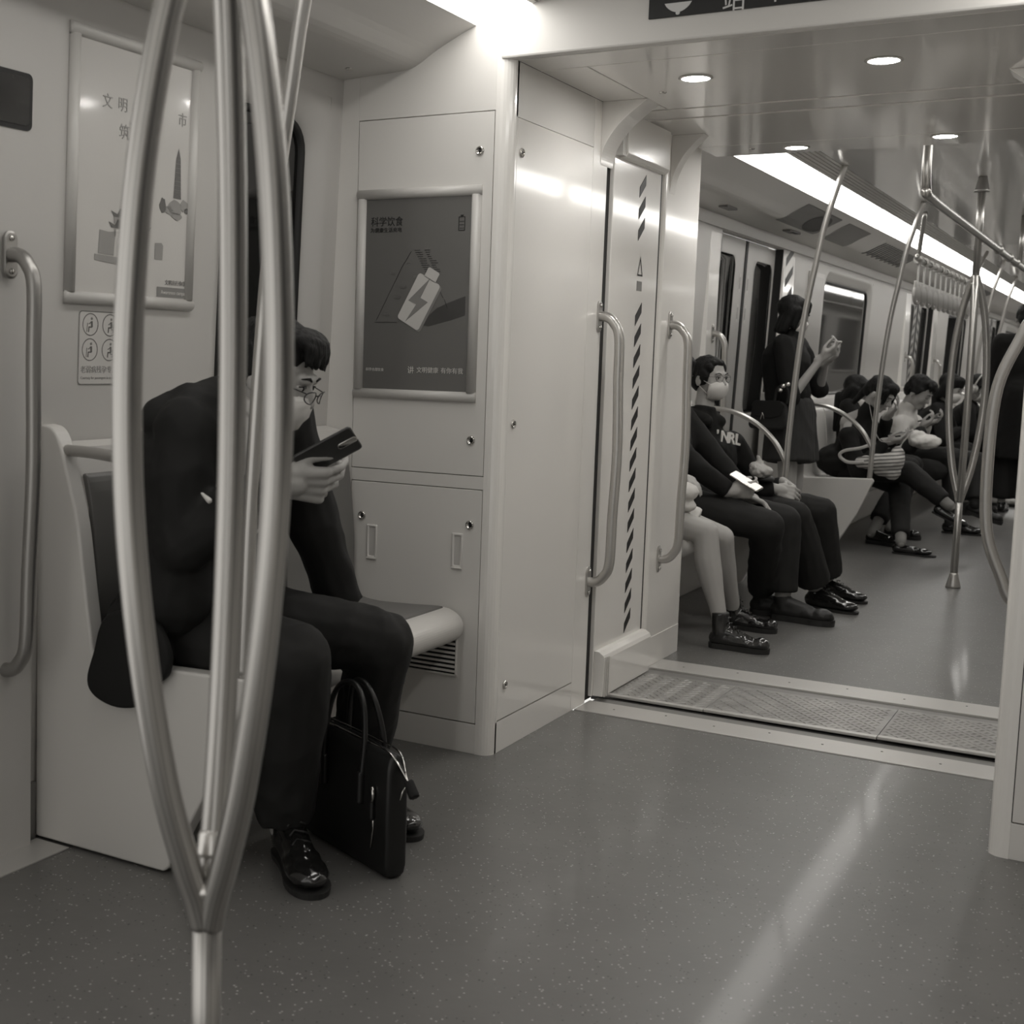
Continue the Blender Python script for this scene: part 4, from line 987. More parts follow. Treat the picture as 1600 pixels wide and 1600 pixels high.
def figure(name, label, J, tops, legs, shoes, hair, s=1.0, vox=.006, cvox=.010, hands=None, mask=True, face=True, gl=None, fold=.004, skinlegs=False, group=None, seed=1, collar=None, closed=False, sock=None):
    """J: joints in world space. One fused body; clothing, hair and shoes are its children."""
    root = thing(name, label, 'person', (J['pelvis'][0], J['pelvis'][1], 0), group)
    pel, ch, nk, hd = V(J['pelvis']), V(J['chest']), V(J['neck']), V(J['head'])
    R = frame_of(J['face'], J.get('up', (0, 0, 1)))
    P, T = head_prims(hd, R, s)
    P.append(('c', nk, hd+R @ V((0, -.018, -.055))*s, .050*s, .048*s)); P.append(('c', ch, nk, .07*s, .055*s)); P.append(('c', pel, ch, .06, .06))
    body_side = (V(J['sh'][1])-V(J['sh'][0])).normalized()
    for i in (0, 1):
        if shoes and shoes[i]:
            sd = V(shoes[i]['d']).normalized(); J['an'][i] = tuple(V(shoes[i]['heel'])+frame_of(sd) @ (V((0, .052, .10))*shoes[i].get('s', 1)))
        sh, wr = V(J['sh'][i]), V(J['wr'][i]); el = V(J['el'][i]) if J.get('el') and J['el'][i] else ik(sh, wr, .275*s, .245*s, J['pole'][i])
        J.setdefault('_el', [None, None])[i] = el
        P += [('c', ch+(sh-ch)*.3, sh, .04*s, .038*s), ('c', sh, el, .040*s, .033*s), ('c', el, wr, .033*s, .0235*s)]
        if hands and hands[i]: P += hand_prims(wr, *hands[i][0], **hands[i][1])
        hp, kn, an = V(J['hip'][i]), V(J['kn'][i]), V(J['an'][i])
        r_ = (.075, .050, .033) if not skinlegs else (.078, .056, .034)
        P += [('c', pel, hp, .07*s, .07*s), ('c', hp, kn, r_[0]*s, r_[1]*s), ('c', kn, an, (r_[1] if not skinlegs else .036)*s, r_[2]*s), ('c', an, an+(an-kn).normalized()*.035, r_[2]*s, .03)]
        if skinlegs:
            bk = (kn-hp); bk = V((-bk.x, -bk.y, 0)).normalized()
            cv = [(0, .056, 0), (.15, .057, .006), (.30, .060, .012), (.45, .056, .010), (.62, .046, .006), (.80, .037, .0), (1, .034, 0)]
            for (a, ra, oa), (b, rb, ob) in zip(cv, cv[1:]): P.append(('c', kn+(an-kn)*a+bk*oa, kn+(an-kn)*b+bk*ob, ra*s, rb*s))
    body = fuse('body', P, vox, M['skin'], root, 3 if not skinlegs else 6)
    # upper garment
    fw_ = body_side.cross(V((0, 0, 1))); fw_ = -fw_ if fw_.dot(V(J['face'])) < 0 else fw_
    A = tops; k = A.get('k', 1.0)*s; tp = []
    shm = (V(J['sh'][0])+V(J['sh'][1]))/2
    bl = pel+(ch-pel)*.25
    for a, b, r1, r2 in ((V(J['sh'][0]), V(J['sh'][1]), .068, .068),):
        tp.append(('c', a+(b-a)*.06+V((0, 0, -.01)), b+(a-b)*.06+V((0, 0, -.01)), r1*k, r2*k))
    Rt = Matrix((body_side, (shm-pel).normalized().cross(body_side)*-1, (shm-pel).normalized())).transposed()
    mid = pel+(shm-pel)*.62
    tp += [('e', mid, (.175*k, .118*k, .20*k), Rt), ('e', pel+(shm-pel)*.30, (.165*k, .118*k, .17*k), Rt), ('e', pel+V((0, 0, .03)), (.175*k, .125*k, .12*k), Rt),
           ('c', shm+(nk-shm)*.2, nk, .078*k, .064*k), ('c', nk, nk+(hd-nk)*A.get('neckup', .22), .064*k, .057*k, (False, True))]
    for i in (0, 1):
        sh, el, wr = V(J['sh'][i]), J['_el'][i], V(J['wr'][i]); e = A.get('sleeve', 1.0)
        sr = A.get('sr', (.064, .056, .044))
        tp.append(('c', sh, el, sr[0]*k, sr[1]*k))
        if e > .55: tp.append(('c', el, el+(wr-el)*(e if e < 1 else .96), sr[1]*k, sr[2]*k, (False, True)))
    if collar == 'hood':
        tp += [('e', nk-fw_*.07+V((0, 0, -.01)), (.095, .060, .055), None), ('c', nk+fw_*.06-body_side*.05+V((0, 0, -.03)), nk-fw_*.05-body_side*.07, .032, .036), ('c', nk+fw_*.06+body_side*.05+V((0, 0, -.03)), nk-fw_*.05+body_side*.07, .032, .036)]
    tp += A.get('extra', [])
    fuse(A.get('name', 'jacket'), tp, cvox, A['m'], root, 4, fold=(fold, 7.5, (1, 1, .8)), seed=seed)
    # trousers / skirt
    if legs:
        lp = [('e', pel+V((0, 0, -.0)), (.165*s, .125*s, .105*s), Rt)]
        for i in (0, 1):
            hp, kn, an = V(J['hip'][i]), V(J['kn'][i]), V(J['an'][i]); lr = legs.get('r', (.092, .070, .066)); e = legs.get('len', 1.0)
            end = kn+(an-kn)*e
            lp += [('c', pel+(hp-pel)*.6, hp, .10*s, lr[0]*s)]
            if e > 0: lp.append(('c', hp, kn, lr[0]*s, lr[1]*s))
            if e > 0: lp.append(('c', kn, end, lr[1]*s, lr[2]*s, (False, True)))
        lp += legs.get('extra', [])
        fuse(legs.get('name', 'trousers'), lp, cvox, legs['m'], root, 4, fold=(fold*.9, 8, (1, 1, .7)), seed=seed+5)
    for i in (0, 1):
        if shoes and shoes[i]:
            shoe(root, **shoes[i])
            if sock:
                an, kn = V(J['an'][i]), V(J['kn'][i]); fuse('sock', [('c', an+(an-kn).normalized()*.03, an+(kn-an)*.22, .036*s, .041*s)], .007, M[sock], root, 2)
    # hair
    hp_ = []
    Th = lambda x, y, z: hd+R @ (V((x, y, z))*s)
    E = lambda x, y, z, a, b, c_: ('e', Th(x, y, z), (a*s, b*s, c_*s), R)
    if hair in ('short', 'crop'):
        hp_ = [E(0, -.020, .045, .083, .094, .082), E(0, -.055, -.005, .070, .058, .070), E(0, .045, .092, .062, .048, .030), E(0, .074, .078, .055, .022, .024)]
        rr_ = random.Random(seed)
        for k_ in range(46 if hair == 'short' else 30):
            a = rr_.uniform(-1, 1); x = a*.060; hp_.append(('c', Th(x, .062+.02*(1-a*a), .088), Th(x*1.06+rr_.uniform(-.008, .008), .092-.022*a*a+rr_.uniform(-.004, .006), .046+rr_.uniform(0, .02)), .009*s, .0035*s))
            x2 = rr_.choice((-1, 1)); hp_.append(('c', Th(x2*.074, rr_.uniform(-.05, .045), .04), Th(x2*.083, rr_.uniform(-.045, .035), rr_.uniform(-.02, .01)), .010*s, .004*s))
    elif hair == 'bun':
        hp_ = [E(0, -.020, .038, .083, .094, .084), E(0, -.055, -.014, .068, .055, .068), E(0, .026, .078, .060, .050, .026), E(.064, .002, .008, .020, .046, .052), E(-.064, .002, .008, .020, .046, .052), E(0, -.115, .01, .035, .035, .035), E(.052, .030, .052, .022, .034, .030), E(-.052, .030, .052, .022, .034, .030)]
    elif hair in ('bob', 'long'):
        zl = -.11 if hair == 'bob' else -.30
        hp_ = [E(0, -.022, .038, .089, .100, .088), E(0, .040, .080, .070, .052, .036), E(0, .070, .048, .060, .022, .034)]
        for x in (-.072, -.05, -.02, .02, .05, .072): hp_.append(('c', Th(x, -.055+abs(x)*.5, .02), V(Th(x*1.1, -.075+abs(x)*.6, zl if hair == 'bob' else -.08)), .036*s, .028*s))
        for k_ in (-1, 1): hp_ += [('c', Th(k_*.076, .020, .03), Th(k_*.080, .024, -.075), .024*s, .018*s)]
        if hair == 'long':
            for x in (-.06, -.02, .02, .06): hp_.append(('c', Th(x, -.075, -.08), Th(x*.9, -.075, -.08)+V((-.02, 0, -.24)), .034*s, .016*s))
    elif hair == 'fringe':
        hp_ = [E(0, -.020, .040, .087, .098, .086), E(0, .045, .075, .070, .052, .040), E(0, -.075, .0, .064, .05, .075)]
        for x in (-.07, -.045, .045, .07): hp_.append(('c', Th(x, .055, .055), Th(x*1.12, .078, -.035), .016*s, .006*s))
        for k_ in (-1, 1): hp_.append(('c', Th(k_*.078, .03, .04), Th(k_*.082, .048, -.06), .020*s, .007*s))
        hp_ += [('c', Th(0, -.10, -.02), Th(0, -.12, -.16), .03*s, .018*s)]
    elif hair == 'cap':
        hp_ = [E(0, -.022, .035, .084, .094, .080), E(0, -.06, -.03, .066, .05, .06)]
    if hp_: fuse('hair', hp_, max(vox*.9, .0045), M['hair'], root, 2, fold=(.002, 40, (1, 1, .3)), seed=seed)
    if face: face_parts(hd, R, root, s, mask=mask, closed=closed)
    if gl: glasses(hd, R, root, s, **(gl if isinstance(gl, dict) else {}))
    return root, R, T
def done(root): finish_thing(root)
def phone(label, c, u, v, n, w=.074, h=.155, th=.008, screen=True, m=None):
    """c centre, u short axis, v long axis, n towards the back of the phone"""
    c, u, v = V(c), V(u).normalized(), V(v).normalized(); n = u.cross(v) if n is None else V(n).normalized()
    t = thing('phone', label, 'phone', c)
    P = lambda g, d: [c+u*a+v*b+n*d for a, b in rrect(-w/2+g, w/2-g, -h/2+g, h/2-g, .009, 4)]
    loops('phone_case', [P(.003, -th/2), P(0, -th/2+.002), P(0, th/2-.002), P(.003, th/2)], m or M['phone'], t)
    if screen: loops('screen', [P(.004, -th/2), P(.0045, -th/2-.0006)], M['lcd'], t, smooth=False)
    cp = c+n*(th/2)
    loops('camera_bump', [[cp+u*a+v*(b+h*.34)+n*d for a, b in rrect(-.007-g, .007+g, -.022-g, .022+g, .006, 4)] for g, d in ((.001, 0), (0, .0015))], M['chrome'], t)
    finish_thing(t); return t
L2 = lambda p, q, t: tuple(V(p).lerp(V(q), t))

# ---------------- the suited man reading his phone
J = dict(pelvis=(-1.94, 2.42, .535), chest=(-1.87, 2.42, .86), neck=(-1.785, 2.43, 1.075), head=(-1.707, 2.420, 1.126), face=(1, .26, -.45),
         sh=[(-1.828, 2.260, 1.002), (-1.804, 2.600, 1.019)], wr=[(-1.606, 2.300, 0.896), (-1.714, 2.740, 0.543)], el=[(-1.810, 2.220, 0.750), (-1.759, 2.680, 0.723)], pole=[(0, -1, -1), (0, 1, 0)],
         hip=[(-1.90, 2.34, .53), (-1.90, 2.52, .53)], kn=[(-1.568, 2.320, 0.507), (-1.561, 2.660, 0.488)], an=[(-1.672, 2.43, .105), (-1.690, 2.785, .105)])
hd_man = J['head']
wm = V(J['wr'][0]); hd_dir = (V((-1.471, 2.300, 0.925))-wm).normalized()
man, Rm, Tm = figure('person', 'man in a dark suit and mask bending over a phone behind the forked pole', J,
    dict(m=M['suit'], name='jacket', sleeve=.96, sr=(.070, .064, .052), extra=[
        ('c', (-1.889, 2.260, 1.017), (-1.828, 2.380, 1.056), .052, .060), ('c', (-1.846, 2.300, 1.039), (-1.809, 2.420, 1.053), .060, .050),
        ('c', (-1.98, 2.30, .56), (-1.90, 2.26, .50), .08, .06), ('e', (-1.93, 2.42, .57), (.15, .19, .12)),
        ('e', (-1.93, 2.42, .90), (.10, .20, .17)), ('c', (-1.86, 2.26, .62), (-1.86, 2.27, .92), .09, .09)]),
    dict(m=M['trouser'], r=(.098, .080, .070), len=.985), None, 'short', s=1.02, vox=.0038, cvox=.0075,
    hands=[(((.62, .74, -.10), (-.42, .72, .42)), dict(curl=(.50, .62, .72, .80), thumb=(.25, .15), side=1, s=1.10, r=.0088)), (((-.2, .3, -.9), (0, -.9, -.3)), dict(curl=.3, thumb=(.3, .2), side=1))],
    mask=True, gl=dict(out=.008, drop=-.004, r=.0014, hh=.014), fold=.0065, seed=3)
tl = catmull([(-1.984, 2.180, 0.579), (-2.024, 2.180, 0.486), (-2.043, 2.180, 0.421), (-2.018, 2.180, 0.386), (-1.951, 2.180, 0.371), (-1.882, 2.180, 0.388), (-1.849, 2.180, 0.432), (-1.810, 2.180, 0.470), (-1.811, 2.180, 0.530), (-1.869, 2.180, 0.593)], 4, True)
ft = prism('jacket_tail', [(p.x, p.z) for p in tl], 2.172, 2.198, 'xz', M['suit'], man, .009, True, 3)
fuse('jacket_tail', [('c', (-1.960, 2.200, 0.542), (-1.858, 2.200, 0.556), .026, .026), ('c', (-1.978, 2.230, 0.565), (-1.884, 2.230, 0.576), .042, .042), ('c', (-1.975, 2.270, 0.596), (-1.899, 2.270, 0.605), .05, .05)], .008, M['suit'], man, 3)
# shirt, tie and cuff
fuse('shirt_cuff', [('c', J['wr'][0], L2(J['wr'][0], J['_el'][0], .12), .036, .040, (True, True))], .005, M['shirt'], man, 2)
shp = fuse('shirt_front', [('e', (-1.765, 2.40, .98), (.055, .05, .11)), ('c', (-1.80, 2.40, .80), (-1.775, 2.40, .95), .07, .06)], .007, M['shirt'], man, 3)
fuse('shirt_collar', [('c', (-1.765, 2.41, 1.045), V((-1.765, 2.41, 1.045)).lerp(V(hd_man), .30), .064, .060, (True, True))], .006, M['shirt'], man, 2)
fuse('shirt_side', [('c', (-1.734, 2.195, 0.870), (-1.713, 2.195, 0.855), .003, .007)], .003, M['shirt'], man, 2)
M['tie'] = mat('striped_tie', .09, .5)
fuse('tie', [('c', (-1.70, 2.37, 1.03), (-1.725, 2.36, .80), .018, .030)], .006, M['tie'], man, 2)
shoe(man, (-1.705, 2.475, 0), (.76, -.65, 0), 'dress', 1.10, .0042)
shoe(man, (-1.735, 2.815, 0), (.93, -.37, 0), 'dress', 1.07, .006)
done(man)
pc = V((-1.524, 2.360, 0.961)); pv = (V((-1.469, 2.385, 0.999))-V((-1.563, 2.335, 0.938))).normalized()
phone('dark phone held up in the suited man\'s hand', pc, pv.cross(V((.15, -.62, -.75))), pv, V((.15, -.62, -.75))-pv*pv.dot(V((.15, -.62, -.75))), h=.140)

# ---------------- his briefcase on the floor
bg = thing('briefcase', 'black leather briefcase standing on the floor between the suited man\'s shoes', 'bag', (-1.56, 2.55, 0))
A_, B_ = V((-1.405, 2.451, 0)), V((-1.735, 2.607, 0)); ax = (B_-A_).normalized(); nx = V((-ax.y, ax.x, 0)); nx = nx if nx.y > 0 else -nx
def bp(a, d, z): return A_+ax*a+nx*d+V((0, 0, z))
Lb, Db, Hb = .365, .058, .285
bm = bmesh.new(); rings = []
for z, g in ((0.004, .010), (.0, .014), (.012, .003), (.03, 0), (.15, 0), (.25, .002), (.275, .008), (Hb, .020)):
    rings.append([bm.verts.new(bp(a, d, z)) for a, d in rrect(g*.35, Lb-g*.35, g, Db-g, .010, 3)])
rings = [rings[0]]+rings[2:]
for a, b in zip(rings, rings[1:]):
    for k in range(len(a)): bm.faces.new((a[k], a[(k+1) % len(a)], b[(k+1) % len(a)], b[k]))
bm.faces.new(rings[0][::-1]); bm.faces.new(rings[-1]); bmesh.ops.delete(bm, geom=[v for v in bm.verts if not v.link_faces], context='VERTS')
bmesh.ops.recalc_face_normals(bm, faces=bm.faces); obj('bag_body', bm, M['leather'], bg, True)

for d in (Db*.5-.015, Db*.5+.012):     # the two bright zip rows that run over the end as a tab
    pz = catmull([bp(Lb, d, Hb+.008), bp(.20, d, Hb+.010), bp(.10, d, Hb+.009), bp(.015, d*.9+.004, Hb+.001), bp(-.03, Db*.5, Hb-.045), bp(-.048, Db*.5, Hb-.062)], 6)
    tube('zip', pz, .0022, M['chrome'], bg, 6)
pz = catmull([bp(Lb, Db*.5, Hb-.002), bp(.20, Db*.5, Hb+.002), bp(.10, Db*.5, Hb), bp(.02, Db*.5, Hb-.014), bp(-.02, Db*.5, Hb-.036)], 6)
tube('zip_tape', pz, [.009]*10+[.008]*(len(pz)-10), M['leather'], bg, 8, flat=.35)
fuse('zip_tab', [('c', bp(-.035, Db*.5, Hb-.048), bp(-.062, Db*.5, Hb-.078), .012, .013, (True, True))], .004, M['suit'], bg, 1)
for d in (-.004, Db+.004):
    h_ = catmull([bp(.265, d, .195), bp(.262, d, .27), bp(.250, d*.8+.01, .36), bp(.215, Db*.5+(d-Db*.5)*.5, .405), bp(.165, Db*.5+(d-Db*.5)*.4, .412), bp(.125, Db*.5+(d-Db*.5)*.5, .375), bp(.108, d*.8+.01, .29), bp(.105, d, .195)], 6)
    hh = tube('handle', h_, .0068, M['leather'], bg, 10)
    for a in (.262, .105): fuse('handle_tab', [('c', bp(a, d, .150), bp(a, d, .225), .010, .009, (True, True))], .004, M['leather'], hh, 1)
tube('front_zip', [bp(.060, -.002, .060), bp(.052, -.0025, .11), bp(.055, -.002, .155)], .0022, M['chrome'], bg, 6)
fuse('zip_pull', [('c', bp(.054, -.006, .130), bp(.054, -.006, .168), .006, .005)], .003, M['leather'], bg, 1)
tube('zip_slider', [bp(.054, -.006, .165), bp(.050, -.006, .185), bp(.053, -.006, .205)], .004, M['chrome'], bg, 8)
tube('end_clasp', [bp(-.004, .030, .185), bp(-.006, .036, .205), bp(-.004, .048, .218)], .002, M['chrome'], bg, 6)
finish_thing(bg)
# object under the bench behind the bag
ub = thing('cable_coil', 'small dark coil of cable on a pale ledge under the bench behind the briefcase', 'cable', (-1.95, 2.95, 0))
box('ledge', -2.02, -1.88, 2.80, 3.10, .0, .10, M['panel_matt'], ub, .004)
for k in range(4): tube('coil', [(-1.90+.008*k, 2.93+.035*math.cos(a)+.012*k, .145+.035*math.sin(a)) for a in [2*PI*j/18 for j in range(18)]], .0035, M['sole'], ub, 6, closed=True)
finish_thing(ub)
# ---------------- passengers in the further carriage
SH = lambda nk, ax, w=.17, dz=-.055: [tuple(V(nk)-V(ax).normalized()*w+V((0, 0, dz))), tuple(V(nk)+V(ax).normalized()*w+V((0, 0, dz)))]
AX = (0, 1, 0)      # index 0 = nearer shoulder (towards the camera), 1 = farther
# girl in pale tights, mostly behind the pillar
J = dict(pelvis=(-1.94, 5.45, .53), chest=(-1.98, 5.45, .84), neck=(-1.985, 5.45, 1.05), head=(-1.965, 5.45, 1.20), face=(1, 0, -.25),
         sh=SH((-1.985, 5.45, 1.05), AX, .155), wr=[(-1.80, 5.36, .70), (-1.78, 5.50, .70)], pole=[(0, -1, -.6), (0, 1, -.6)],
         hip=[(-1.90, 5.38, .53), (-1.90, 5.52, .53)], kn=[(-1.582, 5.360, 0.470), (-1.577, 5.580, 0.426)], an=[(-1.500, 5.360, 0.129), (-1.514, 5.600, 0.128)])
M['pleat'] = mat('pale_skirt', .58, .7, bump=(60, .3, .002, (.1, 1, .1))); M['knit'] = mat('pale_knit', .56, .8, bump=(180, .3, .001))
r_, _, _ = figure('person', 'girl in pale tights, light skirt and lace-up boots, half hidden by the pillar', J, dict(m=M['knit'], name='sweater', sleeve=1),
    dict(m=M['pleat'], name='skirt', r=(.092, .082, .07), len=0, extra=[('c', L2((-1.90, 5.38, .53), J['kn'][0], .3), L2((-1.90, 5.38, .53), J['kn'][0], .66), .098, .093, (False, True)), ('c', L2((-1.90, 5.52, .53), J['kn'][1], .3), L2((-1.90, 5.52, .53), J['kn'][1], .66), .095, .090, (False, True))]),
    [dict(heel=(-1.539, 5.325, 0.000), d=(.985, .02, 0), kind='boot', s=.92, m=M['shoe']), dict(heel=(-1.606, 5.759, 0.000), d=(.97, .05, 0), kind='boot', s=.88, m=M['shoe'])], 'long', s=.93, vox=.0065,
    hands=[(((.9, .1, -.2), (0, .2, -1)), dict(curl=.4, side=-1)), (((.9, -.3, -.2), (0, -.2, -1)), dict(curl=.4, side=1))], skinlegs=True, seed=11)
M['tights_skin'] = M['skin']
done(r_)
sf = thing('shoulder_bag', 'pale soft bag on the lap of the girl in tights, edge showing past the pillar', 'bag', (-1.62, 5.40, .62))
fuse('bag_body', [('e', (-1.704, 5.400, 0.629), (.07, .09, .045)), ('e', (-1.696, 5.400, 0.570), (.055, .07, .03))], .007, M['knit'], sf, 3); finish_thing(sf)

# passenger A: dark jacket, white headphones, reading a lit phone, chunky trainers
J = dict(pelvis=(-1.93, 5.96, .53), chest=(-1.98, 5.96, .85), neck=(-1.985, 5.97, 1.00), head=(-1.965, 5.97, 1.115), face=(1, 0, -.35),
         sh=SH((-1.985, 5.97, 1.00), AX, .165), wr=[(-1.632, 5.860, 0.600), (-1.604, 6.060, 0.563)], pole=[(0, -1, -.9), (0, 1, -.9)],
         hip=[(-1.89, 5.87, .53), (-1.89, 6.05, .53)], kn=[(-1.459, 5.860, 0.458), (-1.444, 6.120, 0.455)], an=[(-1.509, 6.030, 0.102), (-1.413, 6.020, 0.144)])
d0 = (V((-1.529, 5.900, 0.613))-V(J['wr'][0]))
r_, R_, T_ = figure('person', 'passenger in black jacket and chunky trainers holding a lit phone on the lap', J, dict(m=M['hood'], name='jacket', k=1.0, sleeve=1), dict(m=M['trouser'], r=(.092, .078, .066), len=.93),
    [dict(heel=(-1.597, 6.171, 0.000), d=(.98, .05, 0), kind='sneaker', s=1.0, m=M['shoe_matt'], laces=False), dict(heel=(-1.484, 6.105, 0.000), d=(1, -.06, 0), kind='sneaker', s=1.08, m=M['shoe_matt'], laces=False)], 'long', s=.98, vox=.006,
    hands=[((tuple(d0), (.1, .9, .3)), dict(curl=(.7, .75, .8, .85), thumb=(.6, .5), side=1)), (((.9, -.1, -.3), (0, -.3, -.9)), dict(curl=.45, side=1))], seed=12, sock='sock_grey')
for k in (-1, 1): ball('ear_cup', T_(k*.088, -.005, -.015), (.020, .034, .040), M['strap'], r_, 2, R_)
tube('headband', [T_(.095*math.cos(a), -.01, .015+.112*math.sin(a)) for a in [PI*k/12 for k in range(13)]], .007, M['strap'], r_, 8)
done(r_)
M['screen_lit'] = mat('lit_phone_screen', .5, .4, emit=.55)
def small_phone(label, c, u, v, n, lit=False, m=None, w=.07, h=.145):
    t = phone(label, c, u, v, n, w, h, .009, m=m)
    if lit:
        for ch in t.children:
            if ch.name.startswith('screen'): ch.data.materials[0] = M['screen_lit']
    return t
small_phone('phone lying bright in the hands above the chunky trainers', (-1.566, 5.880, 0.649), (.2, .9, .2), (.85, .0, -.45), (.25, .3, -.9), True, M['chrome'])

# woman B: glasses, mask, black hooded top
J = dict(pelvis=(-1.90, 6.44, .52), chest=(-1.93, 6.44, .80), neck=(-1.936, 6.420, 0.916), head=(-1.923, 6.440, 1.100), face=(.97, -.42, -.02),
         sh=[(-1.950, 6.300, 0.788), (-1.827, 6.580, 0.782)], wr=[(-1.547, 6.340, 0.581), (-1.558, 6.560, 0.589)], el=[(-1.807, 6.240, 0.576), (-1.699, 6.680, 0.525)], pole=[(0, -1, 0), (0, 1, 0)],
         hip=[(-1.86, 6.35, .51), (-1.86, 6.53, .51)], kn=[(-1.436, 6.320, 0.463), (-1.402, 6.680, 0.458)], an=[(-1.397, 6.460, 0.114), (-1.406, 6.740, 0.097)])
r_, RB, TB = figure('person', 'woman in round glasses, mask and black hooded top with white letters, hands clasped', J,
    dict(m=M['hood'], name='hooded_top', sleeve=.96, k=.96), dict(m=M['denim'], r=(.090, .076, .088), len=.90),
    [dict(heel=(-1.420, 6.510, 0.000), d=(.97, -.18, 0), kind='dress', s=.98), dict(heel=(-1.434, 6.822, 0.000), d=(.97, -.15, 0), kind='dress', s=.96)], 'bun', s=.93, vox=.0048, cvox=.008, collar='hood',
    hands=[(((.85, .5, -.25), (-.3, .8, -.5)), dict(curl=(.5, .55, .6, .6), thumb=(.5, .3), side=1)), (((.75, -.6, -.4), (-.5, -.6, -.4)), dict(curl=(.4, .5, .5, .5), thumb=(.5, .4), side=-1))],
    gl=dict(r=.0010, drop=.004, lens=False, out=-.003), sock='sock_grey', seed=13, fold=.005)
# letters across the chest
cR = frame_of((.86, -.50, .10)); cc = V((-1.790, 6.300, 0.796))
for ch_, dx, dz, sz in (("'", -.092, .014, .06), ('N', -.066, .004, .072), ('R', -.018, -.004, .072), ('L', .026, -.012, .072)):
    o_ = V(cc)+cR @ V((-dx, .035, dz))
    text_mesh(ch_, sz, M['white_print'], 'chest_lettering', r_, o_, cR @ V((-.95, 0, -.2)), cR @ V((-.2, 0, .95)), bold=.002, ext=.003)
done(r_)
pb = thing('plastic_bag', 'crumpled clear plastic bag on the lap of the woman in the lettered top', 'bag', (-1.608, 6.300, 0.669))
M['film'] = mat('crumpled_film', .45, .25, bump=(50, .8, .01), alpha=.75)
fuse('bag_body', [('e', (-1.602, 6.280, 0.664), (.05, .075, .032)), ('e', (-1.631, 6.270, 0.684), (.03, .05, .03)), ('c', (-1.610, 6.280, 0.691), (-1.618, 6.280, 0.730), .02, .012)], .006, M['film'], pb, 2, fold=(.006, 22, (1, 1, 1)))
fuse('bag_contents', [('e', (-1.588, 6.300, 0.630), (.045, .06, .018))], .006, M['shoe_matt'], pb, 2); finish_thing(pb)

# standing woman with handbag
BX, BY = -1.885, 8.0
J = dict(pelvis=(BX, BY, .88), chest=(BX-.03, BY, 1.15), neck=(BX-.02, BY, 1.345), head=(-1.906, 8.000, 1.467), face=(.93, .30, -.30),
         sh=[(BX-.03, BY-.165, 1.29), (BX-.02, BY+.165, 1.29)], wr=[(-1.703, 7.860, 1.214), (-1.719, 8.060, 1.196)], el=[(-1.845, 7.800, 0.981), (-1.78, 8.22, 1.03)], pole=[(0, -1, -1), (0, 1, -1)],
         hip=[(BX, BY-.08, .84), (BX, BY+.08, .84)], kn=[(BX+.02, BY-.085, .46), (BX+.02, BY+.085, .46)], an=[(BX, BY-.085, .09), (BX, BY+.085, .09)])
M['skirt'] = mat('dark_pleated_skirt', .024, .8, bump=(26, .8, .012, (1, 1, .02)))
r_, RS, TS = figure('person', 'standing woman with a dark bob and pleated skirt looking at a phone', J,
    dict(m=M['hood'], name='top', sleeve=.30, k=1.06, sr=(.062, .058, .052), extra=[('c', (BX-.06, BY-.02, 1.20), (BX-.03, BY, .98), .13, .13)]), dict(m=M['skirt'], name='skirt', r=(.11, .10, .1), len=0,
     extra=[('c', (BX, BY-.03, .90), (BX+.01, BY-.06, .60), .135, .155, (False, True)), ('c', (BX, BY+.03, .90), (BX+.01, BY+.06, .60), .135, .155, (False, True))]),
    [dict(heel=(BX-.05, BY-.085, 0), d=(1, 0, 0), kind='loafer', s=.9, laces=False), dict(heel=(BX-.05, BY+.085, 0), d=(1, 0, 0), kind='loafer', s=.9, laces=False)], 'bob', s=.93, vox=.006,
    hands=[(((.75, .2, .55), (-.5, .3, .6)), dict(curl=(.7, .8, .9, .9), thumb=(.6, .5), side=1)), (((.7, -.2, .5), (-.5, -.3, .6)), dict(curl=(.7, .8, .9, .9), side=-1))], skinlegs=True, seed=14)
done(r_)
small_phone('pale phone held up by the standing woman with the bob', (-1.668, 7.920, 1.267), (.1, .95, .0), (.75, .0, .65), (.6, 0, -.75), False, M['strap'])
hb = thing('handbag', 'small dark handbag with a metal ring handle hanging beside the standing woman', 'bag', (-1.952, 7.720, 0.893))
c_ = V((-1.929, 7.720, 0.875))
prism('bag_body', [(c_.x+a, c_.z+b) for a, b in ((-.125, -.055), (-.11, -.075), (.075, -.075), (.095, -.055), (.08, .06), (.05, .085), (-.085, .085), (-.105, .06))], c_.y-.045, c_.y+.045, 'xz', M['trouser'], hb, .012, seg=3)
prism('flap', [(c_.x+a, c_.z+b) for a, b in ((-.108, .062), (-.09, .0), (.0, -.012), (.062, .005), (.082, .062), (.05, .09), (-.085, .09))], c_.y-.052, c_.y-.044, 'xz', M['hood'], hb, .003)
tube('handle', catmull([c_+V((.01, 0, .08)), c_+V((.02, 0, .15)), c_+V((.055, 0, .175)), c_+V((.085, 0, .14)), c_+V((.082, 0, .07))], 5), .008, M['denim'], hb, 8)
tube('clasp', [c_+V((-.05, -.055, -.02)), c_+V((-.04, -.058, .02)), c_+V((-.03, -.055, -.015))], .004, M['chrome'], hb, 6)
for a, b in ((.06, .175), (.085, .185), (.045, .15)): ball('charm', c_+V((a, -.02, b)), (.014, .014, .014), M['chrome'], hb, 2)
finish_thing(hb)

